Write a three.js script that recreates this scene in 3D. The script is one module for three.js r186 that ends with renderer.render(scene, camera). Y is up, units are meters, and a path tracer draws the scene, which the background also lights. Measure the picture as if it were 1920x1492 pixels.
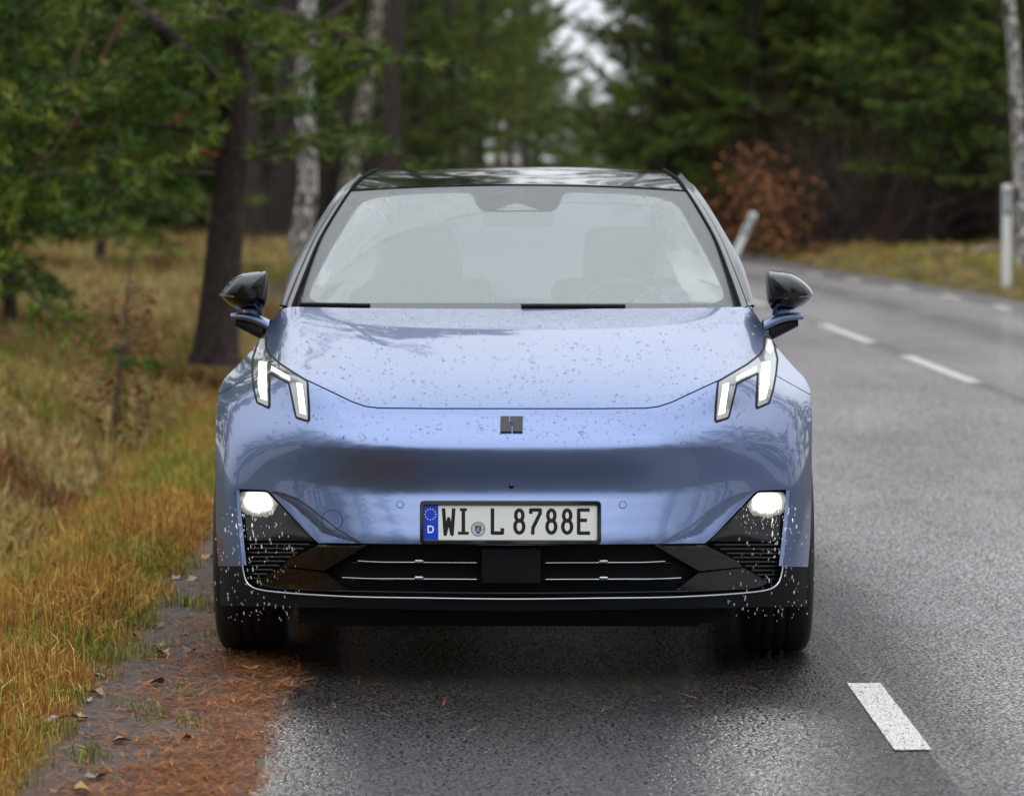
import * as THREE from 'three';
import { mergeGeometries, mergeVertices } from 'three/addons/utils/BufferGeometryUtils.js';
import { RoundedBoxGeometry } from 'three/addons/geometries/RoundedBoxGeometry.js';
import { ImprovedNoise } from 'three/addons/math/ImprovedNoise.js';

// ---------------------------------------------------------------- camera, sky, sun, exposure
const FPX = 7644, PITCH = 0.06154, EYE = new THREE.Vector3(0, 1.6, 12);   // focal length in px of a 1920 px wide frame
const scene = new THREE.Scene();
const camera = new THREE.PerspectiveCamera(2 * Math.atan(746 / FPX) * 180 / Math.PI, 1920 / 1492, 0.5, 900);
camera.position.copy(EYE);
camera.rotation.x = -PITCH;
camera.focus = 12.15; camera.userData.fStop = 4.2;
const SKY_W = 256, SKY_H = 128, skyData = new Float32Array(SKY_W * SKY_H * 4);
for (let j = 0; j < SKY_H; j++) for (let i = 0; i < SKY_W; i++) {          // overcast: brighter towards the zenith
  const el = ((j + 0.5) / SKY_H - 0.5) * Math.PI, s = Math.max(0, Math.sin(el)), L = 0.92 * (1 + 1.25 * s);
  skyData.set([L * 0.95, L * 1.0, L * 1.07, 1], (j * SKY_W + i) * 4);
}
const sky = new THREE.DataTexture(skyData, SKY_W, SKY_H, THREE.RGBAFormat, THREE.FloatType);
sky.mapping = THREE.EquirectangularReflectionMapping; sky.magFilter = THREE.LinearFilter; sky.needsUpdate = true;
scene.background = sky; scene.environment = sky;
const sun = new THREE.DirectionalLight(new THREE.Color(1, 0.97, 0.92), 0.5);
sun.position.set(-14, 60, 26); sun.castShadow = true; sun.shadow.radius = 130;
sun.shadow.mapSize.set(2048, 2048);
Object.assign(sun.shadow.camera, { left: -40, right: 40, top: 60, bottom: -60, near: 1, far: 200 });
scene.add(sun, sun.target);
const renderer = new THREE.WebGLRenderer({ antialias: true });
renderer.toneMapping = THREE.LinearToneMapping; renderer.toneMappingExposure = 1.0;
renderer.shadowMap.enabled = true;

// ---------------------------------------------------------------- helpers
function rng(seed) { let a = seed >>> 0; return () => { a = (a + 0x6D2B79F5) | 0; let t = Math.imul(a ^ (a >>> 15), 1 | a); t = (t + Math.imul(t ^ (t >>> 7), 61 | t)) ^ t; return ((t ^ (t >>> 14)) >>> 0) / 4294967296; }; }
const noise = new ImprovedNoise();
const fbm = (x, y, z = 0, o = 4) => { let a = 0, w = 1, t = 0; for (let i = 0; i < o; i++) { a += w * noise.noise(x, y, z + i * 7.3); t += w; w *= 0.5; x *= 2.03; y *= 2.03; } return a / t; };
const V = (x, y, z) => new THREE.Vector3(x, y, z);
const lerp = (a, b, t) => a + (b - a) * t, clamp = (x, a, b) => Math.min(b, Math.max(a, x)), smooth = (a, b, x) => { const t = clamp((x - a) / (b - a), 0, 1); return t * t * (3 - 2 * t); };
const used = new Map();
const numbered = (n) => { const k = used.get(n) ?? 0; used.set(n, k + 1); return k ? `${n}_${String(k).padStart(3, '0')}` : n; };
const mat = (r, g, b, rough = 0.8, extra = {}) => new THREE.MeshPhysicalMaterial({ color: new THREE.Color().setRGB(r, g, b), roughness: rough, ...extra });
function shadow(o) { o.castShadow = o.receiveShadow = true; return o; }
function part(name, geo, m, parent) { const o = shadow(new THREE.Mesh(geo, m)); o.name = name; parent.add(o); return o; }
function tag(o, label, category, group, kind) { o.userData.label = label; o.userData.category = category; if (group) o.userData.group = group; if (kind) o.userData.kind = kind; return o; }
function thing(name, label, category, pos = [0, 0, 0], turn = 0, group) { const o = new THREE.Group(); o.name = numbered(name); o.position.set(...pos); o.rotation.y = turn; scene.add(o); return tag(o, label, category, group); }
function structure(name, geo, m) { const o = part(name, geo, m, scene); o.name = numbered(name); o.userData.kind = 'structure'; return o; }
function stuff(name, o, label, category) { o.name = numbered(name); scene.add(shadow(o)); return tag(o, label, category, null, 'stuff'); }
// a pixel of the photograph at a world depth, to read places off it
function at(px, py, zw) { const c = Math.cos(PITCH), s = Math.sin(PITCH), u = px - 960, v = py - 746; const dy = -v * c - FPX * s, dz = v * s - FPX * c, t = (zw - EYE.z) / dz; return V(u * t, EYE.y + dy * t, zw); }
function ground(px, py) { const c = Math.cos(PITCH), s = Math.sin(PITCH), u = px - 960, v = py - 746; const dy = -v * c - FPX * s, dz = v * s - FPX * c, t = -EYE.y / dy; return V(u * t, 0, EYE.z + dz * t); }
class Tri {                                                     // loose triangles with colours
  constructor() { this.p = []; this.c = []; }
  tri(a, b, c, col) { this.p.push(a.x, a.y, a.z, b.x, b.y, b.z, c.x, c.y, c.z); if (col) for (let i = 0; i < 3; i++) this.c.push(col[0], col[1], col[2]); }
  geo() { const g = new THREE.BufferGeometry(); g.setAttribute('position', new THREE.Float32BufferAttribute(this.p, 3)); if (this.c.length) g.setAttribute('color', new THREE.Float32BufferAttribute(this.c, 3)); g.computeVertexNormals(); return g; }
}
function tube(pts, radii, sides = 7) {                          // tapered tube along points; uv in metres
  const P = [], U = [], I = []; let len = 0;
  for (let i = 0; i < pts.length; i++) {
    const d = (pts[Math.min(i + 1, pts.length - 1)].clone().sub(pts[Math.max(i - 1, 0)])).normalize();
    const a = Math.abs(d.y) < 0.9 ? V(0, 1, 0) : V(1, 0, 0), n = a.clone().cross(d).normalize(), b = d.clone().cross(n);
    if (i) len += pts[i].distanceTo(pts[i - 1]);
    for (let k = 0; k <= sides; k++) { const t = k / sides * Math.PI * 2, r = radii[i]; const q = pts[i].clone().addScaledVector(n, Math.cos(t) * r).addScaledVector(b, Math.sin(t) * r); P.push(q.x, q.y, q.z); U.push(k / sides * 2 * Math.PI * radii[0], len); }
  }
  const w = sides + 1;
  for (let i = 0; i < pts.length - 1; i++) for (let k = 0; k < sides; k++) { const q = i * w + k; I.push(q, q + 1, q + w, q + 1, q + w + 1, q + w); }
  const g = new THREE.BufferGeometry(); g.setAttribute('position', new THREE.Float32BufferAttribute(P, 3)); g.setAttribute('uv', new THREE.Float32BufferAttribute(U, 2)); g.setIndex(I); g.computeVertexNormals(); return g;
}
function grid(rows, close = false, uvf) {                       // surface through rows of points
  const P = [], U = [], I = [], n = rows[0].length;
  rows.forEach((r, i) => r.forEach((q, k) => { P.push(q.x, q.y, q.z); const u = uvf ? uvf(q, i, k) : [q.x, q.z]; U.push(u[0], u[1]); }));
  for (let i = 0; i < rows.length - 1; i++) for (let k = 0; k < n - 1; k++) { const q = i * n + k; I.push(q, q + 1, q + n, q + 1, q + n + 1, q + n); }
  const g = new THREE.BufferGeometry(); g.setAttribute('position', new THREE.Float32BufferAttribute(P, 3)); g.setAttribute('uv', new THREE.Float32BufferAttribute(U, 2)); g.setIndex(I); g.computeVertexNormals(); return g;
}
function pchip(xs, ys) {                                        // monotone cubic
  const n = xs.length, h = [], d = [], m = new Array(n);
  for (let i = 0; i < n - 1; i++) { h[i] = xs[i + 1] - xs[i]; d[i] = (ys[i + 1] - ys[i]) / h[i]; }
  m[0] = d[0]; m[n - 1] = d[n - 2];
  for (let i = 1; i < n - 1; i++) m[i] = d[i - 1] * d[i] <= 0 ? 0 : (3 * (h[i - 1] + h[i])) / ((2 * h[i] + h[i - 1]) / d[i - 1] + (h[i] + 2 * h[i - 1]) / d[i]);
  return (x) => {
    if (x <= xs[0]) return ys[0] + m[0] * (x - xs[0]);
    if (x >= xs[n - 1]) return ys[n - 1] + m[n - 1] * (x - xs[n - 1]);
    let i = 0; while (x > xs[i + 1]) i++;
    const t = (x - xs[i]) / h[i], t2 = t * t, t3 = t2 * t;
    return (2 * t3 - 3 * t2 + 1) * ys[i] + (t3 - 2 * t2 + t) * h[i] * m[i] + (-2 * t3 + 3 * t2) * ys[i + 1] + (t3 - t2) * h[i] * m[i + 1];
  };
}
function dataTex(n, f, srgb, nonColor) {                        // f(u, v) -> [r, g, b] 0..1, tiling
  const d = new Uint8Array(n * n * 4);
  for (let j = 0; j < n; j++) for (let i = 0; i < n; i++) { const c = f(i / n, j / n, i, j); d.set([clamp(c[0], 0, 1) * 255, clamp(c[1], 0, 1) * 255, clamp(c[2], 0, 1) * 255, 255], (j * n + i) * 4); }
  const t = new THREE.DataTexture(d, n, n); t.wrapS = t.wrapT = THREE.RepeatWrapping; t.magFilter = THREE.LinearFilter; t.minFilter = THREE.LinearMipmapLinearFilter; t.generateMipmaps = true; if (srgb) t.colorSpace = THREE.SRGBColorSpace; t.needsUpdate = true; return t;
}
// ---------------------------------------------------------------- the setting: ground, road, shoulder
const CL = [[60, 3.9], [30, 3.85], [15, 3.8], [2, 3.62], [-8, 3.36], [-15.6, 3.14], [-24.7, 2.79], [-30.2, 2.5], [-36, 1.95], [-41, 1.35], [-46, 0.95], [-52, 0.8], [-62, 1.0], [-90, 1.9], [-140, 3.2], [-220, 5.2], [-400, 9.5]];   // centre line: z, x
const clCurve = new THREE.CatmullRomCurve3(CL.map(([z, x]) => V(x, 0, z)), false, 'centripetal');
const clPts = clCurve.getSpacedPoints(1150);
function clFrame(i) { const a = clPts[Math.max(0, i - 1)], b = clPts[Math.min(clPts.length - 1, i + 1)], d = b.clone().sub(a).normalize(); return { p: clPts[i], d, n: V(-d.z, 0, d.x) }; }   // n to the right of travel away from the camera
const edgeNoise = (z) => 0.06 * noise.noise(z * 1.7, 3.1, 0) + 0.035 * noise.noise(z * 6.1, 1.7, 0) + 0.02 * noise.noise(z * 17, 8.1, 0);
function roadSides(i) {
  const { p, n } = clFrame(i), half = 2.72;
  const r = p.clone().addScaledVector(n, half + 0.1 * noise.noise(p.z * 0.9, 5, p.x * 0.9)), l = p.clone().addScaledVector(n, -half);
  if (p.z > -34) l.x = Math.min(l.x, lerp(l.x, -0.66 + edgeNoise(p.z), 1 - smooth(-20, -32, p.z) ) );
  return { l, r };
}
const lane = (x, z) => {                                        // signed distance to the centre line (right positive), coarse
  let best = 1e9, s = 0; for (let i = 0; i < clPts.length; i += 4) { const q = clPts[i], d = (q.x - x) ** 2 + (q.z - z) ** 2; if (d < best) { best = d; const f = clFrame(i); s = (x - q.x) * f.n.x + (z - q.z) * f.n.z; } } return Math.sign(s) * Math.sqrt(best);
};
function groundH(x, z) {
  const s = lane(x, z), L = -1.2 - x;
  let h = -0.035;
  if (z > -34 && s < 0) {
    if (L > 0) {
      h = -0.03 - 0.3 * smooth(0.15, 1.05, L) + 0.36 * smooth(1.1, 2.2, L) + 0.1 * smooth(3, 9, L);
      h += 0.05 * fbm(x * 0.9, z * 0.9) * smooth(0, 0.6, L);
    }
  } else {
    const e = Math.abs(s) - 2.85; if (e > 0) h += 0.14 * smooth(0, 1.2, e) + 0.35 * smooth(1, 12, e) * (s > 0 ? 1 : 0.3) + 0.09 * fbm(x * 0.5, z * 0.5) * smooth(0, 1, e);
  }
  return h;
}
const gx = [], gz = [];
for (let x = -260; x < -14; x += 12) gx.push(x); for (let x = -14; x < -5; x += 0.6) gx.push(x); for (let x = -5; x < 0; x += 0.14) gx.push(x); for (let x = 0; x < 14; x += 0.5) gx.push(x); for (let x = 14; x <= 270; x += 12) gx.push(x);
for (let z = 90; z > 6; z -= 4) gz.push(z); for (let z = 6; z > -30; z -= 0.28) gz.push(z); for (let z = -30; z > -75; z -= 0.7) gz.push(z); for (let z = -75; z >= -420; z -= 8) gz.push(z);
{
  const P = [], C = [], U = [], I = [];
  gz.forEach((z) => gx.forEach((x) => {
    const h = groundH(x, z), a = fbm(x * 0.35, z * 0.35, 2), b = fbm(x * 2.1, z * 2.1, 9);
    P.push(x, h, z); U.push(x, z);
    let c = [0.085, 0.062, 0.026];
    const g = smooth(-0.1, 0.35, a + 0.5 * b); c = [lerp(c[0], 0.07, g), lerp(c[1], 0.072, g), lerp(c[2], 0.018, g)];
    const moss = smooth(0.22, 0.4, fbm(x * 0.22 + 3.3, z * 0.12, 5)) * smooth(-26, -36, z) * (x < 1 ? 1 : 0);
    c = [lerp(c[0], 0.3, moss), lerp(c[1], 0.31, moss), lerp(c[2], 0.13, moss)];
    const dark = 1 + 0.5 * b; C.push(c[0] * dark, c[1] * dark, c[2] * dark);
  }));
  const n = gx.length; for (let i = 0; i < gz.length - 1; i++) for (let k = 0; k < n - 1; k++) { const q = i * n + k; I.push(q, q + 1, q + n, q + 1, q + n + 1, q + n); }
  const g = new THREE.BufferGeometry(); g.setAttribute('position', new THREE.Float32BufferAttribute(P, 3)); g.setAttribute('color', new THREE.Float32BufferAttribute(C, 3)); g.setAttribute('uv', new THREE.Float32BufferAttribute(U, 2)); g.setIndex(I); g.computeVertexNormals();
  const r = rng(4), soil = dataTex(512, () => { const v = 0.62 + 0.38 * r(); return [v, v, v]; });
  const soilB = soil.clone(); soilB.needsUpdate = true; soil.repeat.set(0.9, 0.9);
  structure('ground', g, new THREE.MeshStandardMaterial({ vertexColors: true, roughness: 0.95, map: soil, bumpMap: soil, bumpScale: 0.012 }));
}
// asphalt: stones of 5 to 12 mm in dark binder, tiling 1.6 m
const AS = 1024, stoneH = new Float32Array(AS * AS), stoneT = new Float32Array(AS * AS);
{
  const r = rng(77), cell = 6.6, n = Math.floor(AS / cell), px = new Float32Array(n * n), py = new Float32Array(n * n), pr = new Float32Array(n * n), pt = new Float32Array(n * n);
  for (let i = 0; i < n * n; i++) { px[i] = r(); py[i] = r(); pr[i] = 0.35 + 0.65 * r(); pt[i] = r(); }
  const cs = AS / n;
  for (let j = 0; j < AS; j++) for (let i = 0; i < AS; i++) {
    const x = i / cs, y = j / cs, X = Math.floor(x), Y = Math.floor(y); let b = 9, id = 0;
    for (let v = -1; v <= 1; v++) for (let u = -1; u <= 1; u++) { const cx = X + u, cy = Y + v, k = ((cy + n) % n) * n + (cx + n) % n; const d = Math.hypot(x - cx - px[k], y - cy - py[k]) / (0.55 * pr[k] + 0.2); if (d < b) { b = d; id = k; } }
    stoneH[j * AS + i] = clamp(1.05 - b, 0, 1) * (0.5 + 0.5 * pr[id]); stoneT[j * AS + i] = pt[id];
  }
}
const asphaltMap = dataTex(AS, (u, v, i, j) => { const h = stoneH[j * AS + i], t = stoneT[j * AS + i], s = smooth(0.08, 0.3, h), k = 0.13 + s * (0.1 + 0.75 * t * t); return [k * 1.03, k * 0.985, k * 0.97]; });
const asphaltBump = dataTex(AS, (u, v, i, j) => { const h = Math.sqrt(stoneH[j * AS + i]); return [h, h, h]; });
const asphaltRough = dataTex(AS, (u, v, i, j) => { const s = smooth(0.1, 0.5, stoneH[j * AS + i]); const k = 0.07 + 0.16 * s + 0.16 * s * stoneT[j * AS + i]; return [k, k, k]; });
for (const t of [asphaltMap, asphaltBump, asphaltRough]) t.repeat.set(1 / 1.6, 1 / 1.6);
const asphaltMat = new THREE.MeshPhysicalMaterial({ vertexColors: true, map: asphaltMap, bumpMap: asphaltBump, bumpScale: 0.0045, roughness: 1.9, roughnessMap: asphaltRough, specularIntensity: 1 });
function strip(name, from, to, sideA, sideB, n, m, tone) {
  const P = [], C = [], U = [], I = []; let rows = 0;
  for (let i = from; i <= to; i++, rows++) {
    const f = clFrame(i), a = sideA(i, f), b = sideB(i, f);
    for (let k = 0; k <= n; k++) {
      const q = a.clone().lerp(b, k / n), s = (q.x - f.p.x) * f.n.x + (q.z - f.p.z) * f.n.z;
      P.push(q.x, 0, q.z); U.push(q.x + 0.21 * noise.noise(q.x * 0.4, q.z * 0.4, 3), q.z);
      const c = tone(q, s); C.push(c * 1.03, c * 0.97, c * 0.965);
    }
  }
  const w = n + 1; for (let i = 0; i < rows - 1; i++) for (let k = 0; k < n; k++) { const q = i * w + k; I.push(q, q + 1, q + w, q + 1, q + w + 1, q + w); }
  const g = new THREE.BufferGeometry(); g.setAttribute('position', new THREE.Float32BufferAttribute(P, 3)); g.setAttribute('color', new THREE.Float32BufferAttribute(C, 3)); g.setAttribute('uv', new THREE.Float32BufferAttribute(U, 2)); g.setIndex(I); g.computeVertexNormals();
  structure(name, g, m);
}
const JOIN = -2.5, lastLayBy = clPts.findIndex((p) => p.z < -33);
strip('road', 0, clPts.length - 1, (i, f) => f.p.clone().addScaledVector(f.n, JOIN - (i < lastLayBy ? 0 : 0.22)), (i) => roadSides(i).r, 60, asphaltMat, (q, s) => {
  const w = fbm(q.x * 0.8, q.z * 0.25, 1), fine = fbm(q.x * 3.1, q.z * 1.4, 6);
  const track = Math.max(Math.exp(-(((Math.abs(s) - 2.45 - 0.12 * w) / 0.22) ** 2)), 0.85 * Math.exp(-(((s - 1.25 - 0.3 * w) / 0.3) ** 2)) * smooth(0.0, 0.35, w + 0.3), Math.exp(-(((s - 0.02) / 0.06) ** 2)) * 0.8);   // sealed edge, worn track and dark bitumen seam
  return 0.6 * (1 + 0.55 * w + 0.35 * fine) * (1 - 0.6 * clamp(track, 0, 1));
});
const layByMat = asphaltMat.clone(); layByMat.roughness = 1; layByMat.bumpScale = 0.0022;
strip('lay_by', 0, lastLayBy, (i) => roadSides(i).l, (i, f) => f.p.clone().addScaledVector(f.n, JOIN), 44, layByMat, (q) => 0.085 * (1 + 0.5 * fbm(q.x * 1.1, q.z * 0.5, 1) + 0.35 * fbm(q.x * 4, q.z * 3, 6)));
// painted dashes, worn
const paintTex = dataTex(512, (() => { const r = rng(5); return (u, v, i, j) => { const h = stoneH[(j * 2) * AS + i * 2], k = 0.86 - 0.1 * r() - 0.22 * smooth(0.22, 0.0, h); return [k, k * 0.985, k * 0.94]; }; })());
const paintAlpha = dataTex(512, (u, v, i, j) => { const h = stoneH[(j * 2) * AS + i * 2], t = stoneT[(j * 2) * AS + i * 2], k = h < 0.05 && t > 0.45 || t > 0.955 ? 0 : 1; return [k, k, k]; });
paintTex.repeat.set(1.25, 1.25); paintAlpha.repeat.set(1.25, 1.25);
const paintMat = new THREE.MeshPhysicalMaterial({ color: new THREE.Color().setRGB(0.8, 0.79, 0.76), map: paintTex, alphaMap: paintAlpha, alphaTest: 0.5, bumpMap: asphaltBump, bumpScale: 0.002, roughness: 0.45 });
function dash(name, s0, len, off, w, label, group) {             // s0: index along the centre line; a dash is a thing lying on the road
  const rows = [];
  for (let k = 0; k <= 10; k++) { const idx = clamp(s0 + len * k / 10 / per, 0, clPts.length - 2), i = Math.floor(idx), f = clFrame(i), p = clPts[i].clone().lerp(clPts[i + 1], idx - i); rows.push([p.clone().addScaledVector(f.n, off - w / 2).setY(0.005), p.clone().addScaledVector(f.n, off + w / 2).setY(0.005)]); }
  const o = part(numbered(name), grid(rows), paintMat, scene); tag(o, label, 'road marking', group); return o;
}
const per = clPts[1].distanceTo(clPts[0]);
const idxAtZ = (z) => { let b = 0, d = 1e9; clPts.forEach((p, i) => { if (Math.abs(p.z - z) < d && i < 900) { d = Math.abs(p.z - z); b = i; } }); return b; };
dash('centre_line_dash', idxAtZ(-15.6), 3.5, 0, 0.11, 'white centre line dash in the road, longer one nearer the lay-by');
dash('centre_line_dash', idxAtZ(-21.3), 3.4, 0, 0.11, 'white centre line dash just beyond the first, past the door mirror');
dash('centre_line_dash', idxAtZ(-29.2), 2.6, 0, 0.1, 'faint white centre line dash where the road starts to bend');
for (const z of [-28.2, -30.8, -33.5, -36.2, -38.6]) dash('edge_line_dash', idxAtZ(z), 0.9, 2.28, 0.1, 'faint worn white dash along the far edge of the road', 'dashes along the far road edge');
{
  const rows = []; for (let k = 0; k <= 90; k++) { const z = lerp(1.27, -0.08, k / 90), x = 1.007 - 0.012 * (0.6 - z); rows.push([0, 0.02, 0.08, 0.1].map((o, e) => V(x + o + (e === 0 || e === 3 ? 0.004 * noise.noise(z * 40, e, 1) + 0.003 * noise.noise(z * 110, e, 4) : 0), 0.005, z + (k === 0 || k === 90 ? 0.02 * noise.noise(o * 60, k, 2) : 0)))); }
  tag(part(numbered('edge_line_dash'), grid(rows), paintMat, scene), 'single worn white edge dash on wet asphalt beside the parked car', 'road marking');
}
// shoulder of fine gravel between asphalt and grass
const gravelTex = dataTex(512, (u, v, i, j) => { const h = stoneH[((j * 2) * AS) + i * 2], t = stoneT[((j * 2) * AS) + i * 2], k = 0.3 + 0.5 * h * (0.4 + t); return [k, k * 0.92, k * 0.86]; });
gravelTex.repeat.set(0.9, 0.9);
{
  const rows = []; for (let z = 7; z > -30; z -= 0.12) { const a = -1.42 + 0.09 * noise.noise(z * 1.1, 9, 0), b = -0.6 + edgeNoise(z) + 0.05 * noise.noise(z * 3, 2, 4); const row = []; for (let k = 0; k <= 12; k++) { const x = lerp(a, b, k / 12); row.push(V(x, Math.max(groundH(x, z) + 0.01, -0.02) + 0.0 + (k === 12 ? 0.004 : 0.022 + 0.006 * noise.noise(x * 9, z * 9, 1)), z)); } rows.push(row); }
  structure('gravel_shoulder', grid(rows), new THREE.MeshStandardMaterial({ color: new THREE.Color().setRGB(0.12, 0.085, 0.065), map: gravelTex, bumpMap: gravelTex, bumpScale: 0.012, roughness: 0.6 }));
}
// ---------------------------------------------------------------- the car
const car = thing('parked_car', 'blue electric hatchback with black roof and lit headlights parked on wet asphalt', 'car', [-0.003, 0, 0], -0.012);
const P3 = (dx, py, z) => { const q = at(960 + dx, py, -z); return q; };           // photograph's pixel and depth behind the number plate -> the car's own metres
const flakeTex = dataTex(512, (() => { const r = rng(31); return () => { const k = 0.9 + 0.1 * r(); return [k, k, k]; }; })());
flakeTex.repeat.set(6, 6);
const M = {
  paint: mat(0.155, 0.212, 0.385, 0.32, { metalness: 0.88, clearcoat: 1, clearcoatRoughness: 0.03, map: flakeTex }),
  gloss: mat(0.005, 0.005, 0.006, 0.12, { specularIntensity: 0.25, clearcoat: 1, clearcoatRoughness: 0.02 }),
  black: mat(0.006, 0.006, 0.007, 0.6, { specularIntensity: 0.35 }),
  satin: mat(0.016, 0.017, 0.019, 0.3),
  rubber: mat(0.008, 0.008, 0.008, 0.9, { specularIntensity: 0.3 }),
  chrome: mat(0.55, 0.57, 0.6, 0.22, { metalness: 1 }),
  tyre: mat(0.011, 0.011, 0.012, 0.6),
  rim: mat(0.2, 0.2, 0.21, 0.35, { metalness: 0.9 }),
  cloth: mat(0.05, 0.052, 0.055, 0.9),
  glass: mat(1, 1, 1, 0.03, { transmission: 1, thickness: 0 }),
  tint: mat(0.12, 0.14, 0.14, 0.04, { transmission: 0.8, thickness: 0 }),
};
// front body: depth behind the plate at columns dx across and feature lines down the nose
const COL = [0, 150, 270, 350, 420, 470, 510, 535, 550, 560];
const KPY = [[577, 577, 577, 576, 574, 622, 674, 700, 718, 745], [605, 605, 606, 606, 602, 643, 690, 714, 735, 765], [650, 650, 650, 648, 640, 668, 708, 732, 755, 790], [710, 710, 708, 692, 672, 692, 728, 755, 785, 830], [766, 766, 762, 735, 702, 716, 752, 785, 820, 870], [800, 800, 796, 785, 770, 775, 800, 830, 860, 910], [829, 828, 824, 818, 812, 817, 840, 870, 900, 945], [843, 842, 838, 834, 830, 838, 866, 897, 927, 970], [920, 920, 917, 910, 902, 902, 911, 927, 950, 990], [947, 947, 945, 938, 930, 930, 936, 951, 970, 1005], [975, 975, 973, 968, 965, 964, 969, 981, 996, 1021], [1022, 1022, 1020, 1018, 1015, 1012, 1015, 1020, 1030, 1045], [1080, 1080, 1080, 1080, 1080, 1080, 1080, 1080, 1080, 1082], [1150, 1150, 1150, 1150, 1150, 1150, 1150, 1150, 1150, 1150]];
const KZ = [[1.27, 1.272, 1.28, 1.295, 1.32, 1.25, 1.12, 1.02, 0.95, 0.9], [1.0, 1.005, 1.02, 1.05, 1.11, 1.1, 0.98, 0.89, 0.84, 0.82], [0.685, 0.692, 0.722, 0.78, 0.88, 0.92, 0.83, 0.76, 0.73, 0.74], [0.375, 0.383, 0.43, 0.52, 0.67, 0.75, 0.69, 0.645, 0.63, 0.66], [0.19, 0.198, 0.235, 0.33, 0.49, 0.59, 0.57, 0.56, 0.57, 0.61], [0.128, 0.135, 0.168, 0.235, 0.35, 0.435, 0.475, 0.49, 0.525, 0.575], [0.085, 0.092, 0.122, 0.178, 0.275, 0.36, 0.42, 0.455, 0.495, 0.56], [0.074, 0.081, 0.11, 0.167, 0.258, 0.343, 0.406, 0.443, 0.488, 0.552], [0.089, 0.095, 0.12, 0.168, 0.251, 0.333, 0.397, 0.436, 0.482, 0.547], [0.074, 0.08, 0.106, 0.159, 0.246, 0.33, 0.395, 0.434, 0.48, 0.545], [0.054, 0.06, 0.089, 0.147, 0.238, 0.326, 0.391, 0.43, 0.476, 0.542], [0.028, 0.034, 0.066, 0.13, 0.229, 0.314, 0.384, 0.425, 0.472, 0.538], [0.03, 0.036, 0.068, 0.132, 0.231, 0.306, 0.377, 0.422, 0.471, 0.538], [0.052, 0.058, 0.09, 0.15, 0.246, 0.318, 0.385, 0.427, 0.474, 0.54]];
const FW = 290, FY0 = 560, FH = 305, FS = 2;                      // field grid, 2 px cells
const field = new Float32Array(FW * FH);
{
  const mx = [...COL.slice(1).reverse().map((v) => -v), ...COL], sym = (a) => [...a.slice(1).reverse(), ...a];
  const fy = KPY.map((r) => pchip(mx, sym(r))), fz = KZ.map((r) => pchip(mx, sym(r)));
  for (let i = 0; i < FW; i++) { const dx = i * FS, f = pchip(fy.map((q) => q(dx)), fz.map((q) => q(dx))); for (let j = 0; j < FH; j++) field[j * FW + i] = f(FY0 + j * FS); }
  const g = (sx, sy) => {                                        // separable blur keeps the panels fair
    const k = (s) => { const r = Math.ceil(s * 3), w = []; let t = 0; for (let a = -r; a <= r; a++) { const v = Math.exp(-a * a / (2 * s * s)); w.push(v); t += v; } return [r, w.map((v) => v / t)]; };
    const tmp = new Float32Array(FW * FH), [rx, wx] = k(sx), [ry, wy] = k(sy);
    const ex = (a, i, n, get) => i < n ? get(i) : 2 * get(n - 1) - get(Math.max(0, 2 * (n - 1) - i));
    for (let j = 0; j < FH; j++) for (let i = 0; i < FW; i++) { let t = 0; for (let a = -rx; a <= rx; a++) t += wx[a + rx] * ex(0, Math.abs(i + a), FW, (q) => field[j * FW + q]); tmp[j * FW + i] = t; }
    for (let j = 0; j < FH; j++) for (let i = 0; i < FW; i++) { let t = 0; for (let a = -ry; a <= ry; a++) { const q = j + a; t += wy[a + ry] * (q < 0 ? 2 * tmp[i] - tmp[-q * FW + i] : ex(0, q, FH, (r) => tmp[r * FW + i])); } field[j * FW + i] = t; }
  };
  g(7, 2.0);
}
function zf(dx, py) {                                            // bicubic look-up
  const x = Math.abs(dx) / FS, y = (py - FY0) / FS, X = clamp(Math.floor(x), 0, FW - 3), Y = clamp(Math.floor(y), 1, FH - 3), u = x - X, v = y - Y;
  const w = (t) => [(-t + 2 * t * t - t * t * t) / 2, (2 - 5 * t * t + 3 * t * t * t) / 2, (t + 4 * t * t - 3 * t * t * t) / 2, (t * t * t - t * t) / 2], wu = w(u), wv = w(v);
  let s = 0; for (let b = 0; b < 4; b++) for (let a = 0; a < 4; a++) s += wu[a] * wv[b] * field[(Y - 1 + b) * FW + Math.abs(X - 1 + a)]; return s;
}
const sFacet = sdPoly([[458, 921], [430, 925], [404, 934], [376, 952], [330, 988], [272, 1024], [366, 1024]]);
const SIL = pchip([560, 575, 600, 625, 650, 685, 712, 735, 800, 900, 1000, 1062, 1150], [432, 441, 455, 471, 490, 521, 546, 556, 560, 560, 558, 554, 550]);
const skin = (off = 0) => (dx, py) => { let z = zf(dx, py) + off; const ax = Math.abs(dx); if (ax > 262 && ax < 470 && py > 912 && py < 1035) z += 0.02 * smooth(-1.5, 48, -sFacet(ax, py)) + 0.002 * smooth(0, 3, -sFacet(ax, py)); return P3(dx, py, z); };
// signed distance to a polygon (negative inside), in px
function sdPoly(pts) { return (x, y) => { let d = 1e9, s = 1; for (let i = 0, j = pts.length - 1; i < pts.length; j = i++) { const [ax, ay] = pts[i], [bx, by] = pts[j], ex = bx - ax, ey = by - ay, wx = x - ax, wy = y - ay, t = clamp((wx * ex + wy * ey) / (ex * ex + ey * ey), 0, 1); d = Math.min(d, (wx - ex * t) ** 2 + (wy - ey * t) ** 2); const c1 = y >= ay, c2 = y < by, c3 = ex * wy > ey * wx; if ((c1 && c2 && c3) || (!c1 && !c2 && !c3)) s = -s; } return s * Math.sqrt(d); }; }
const both = (f) => (x, y) => f(Math.abs(x), y);
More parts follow.
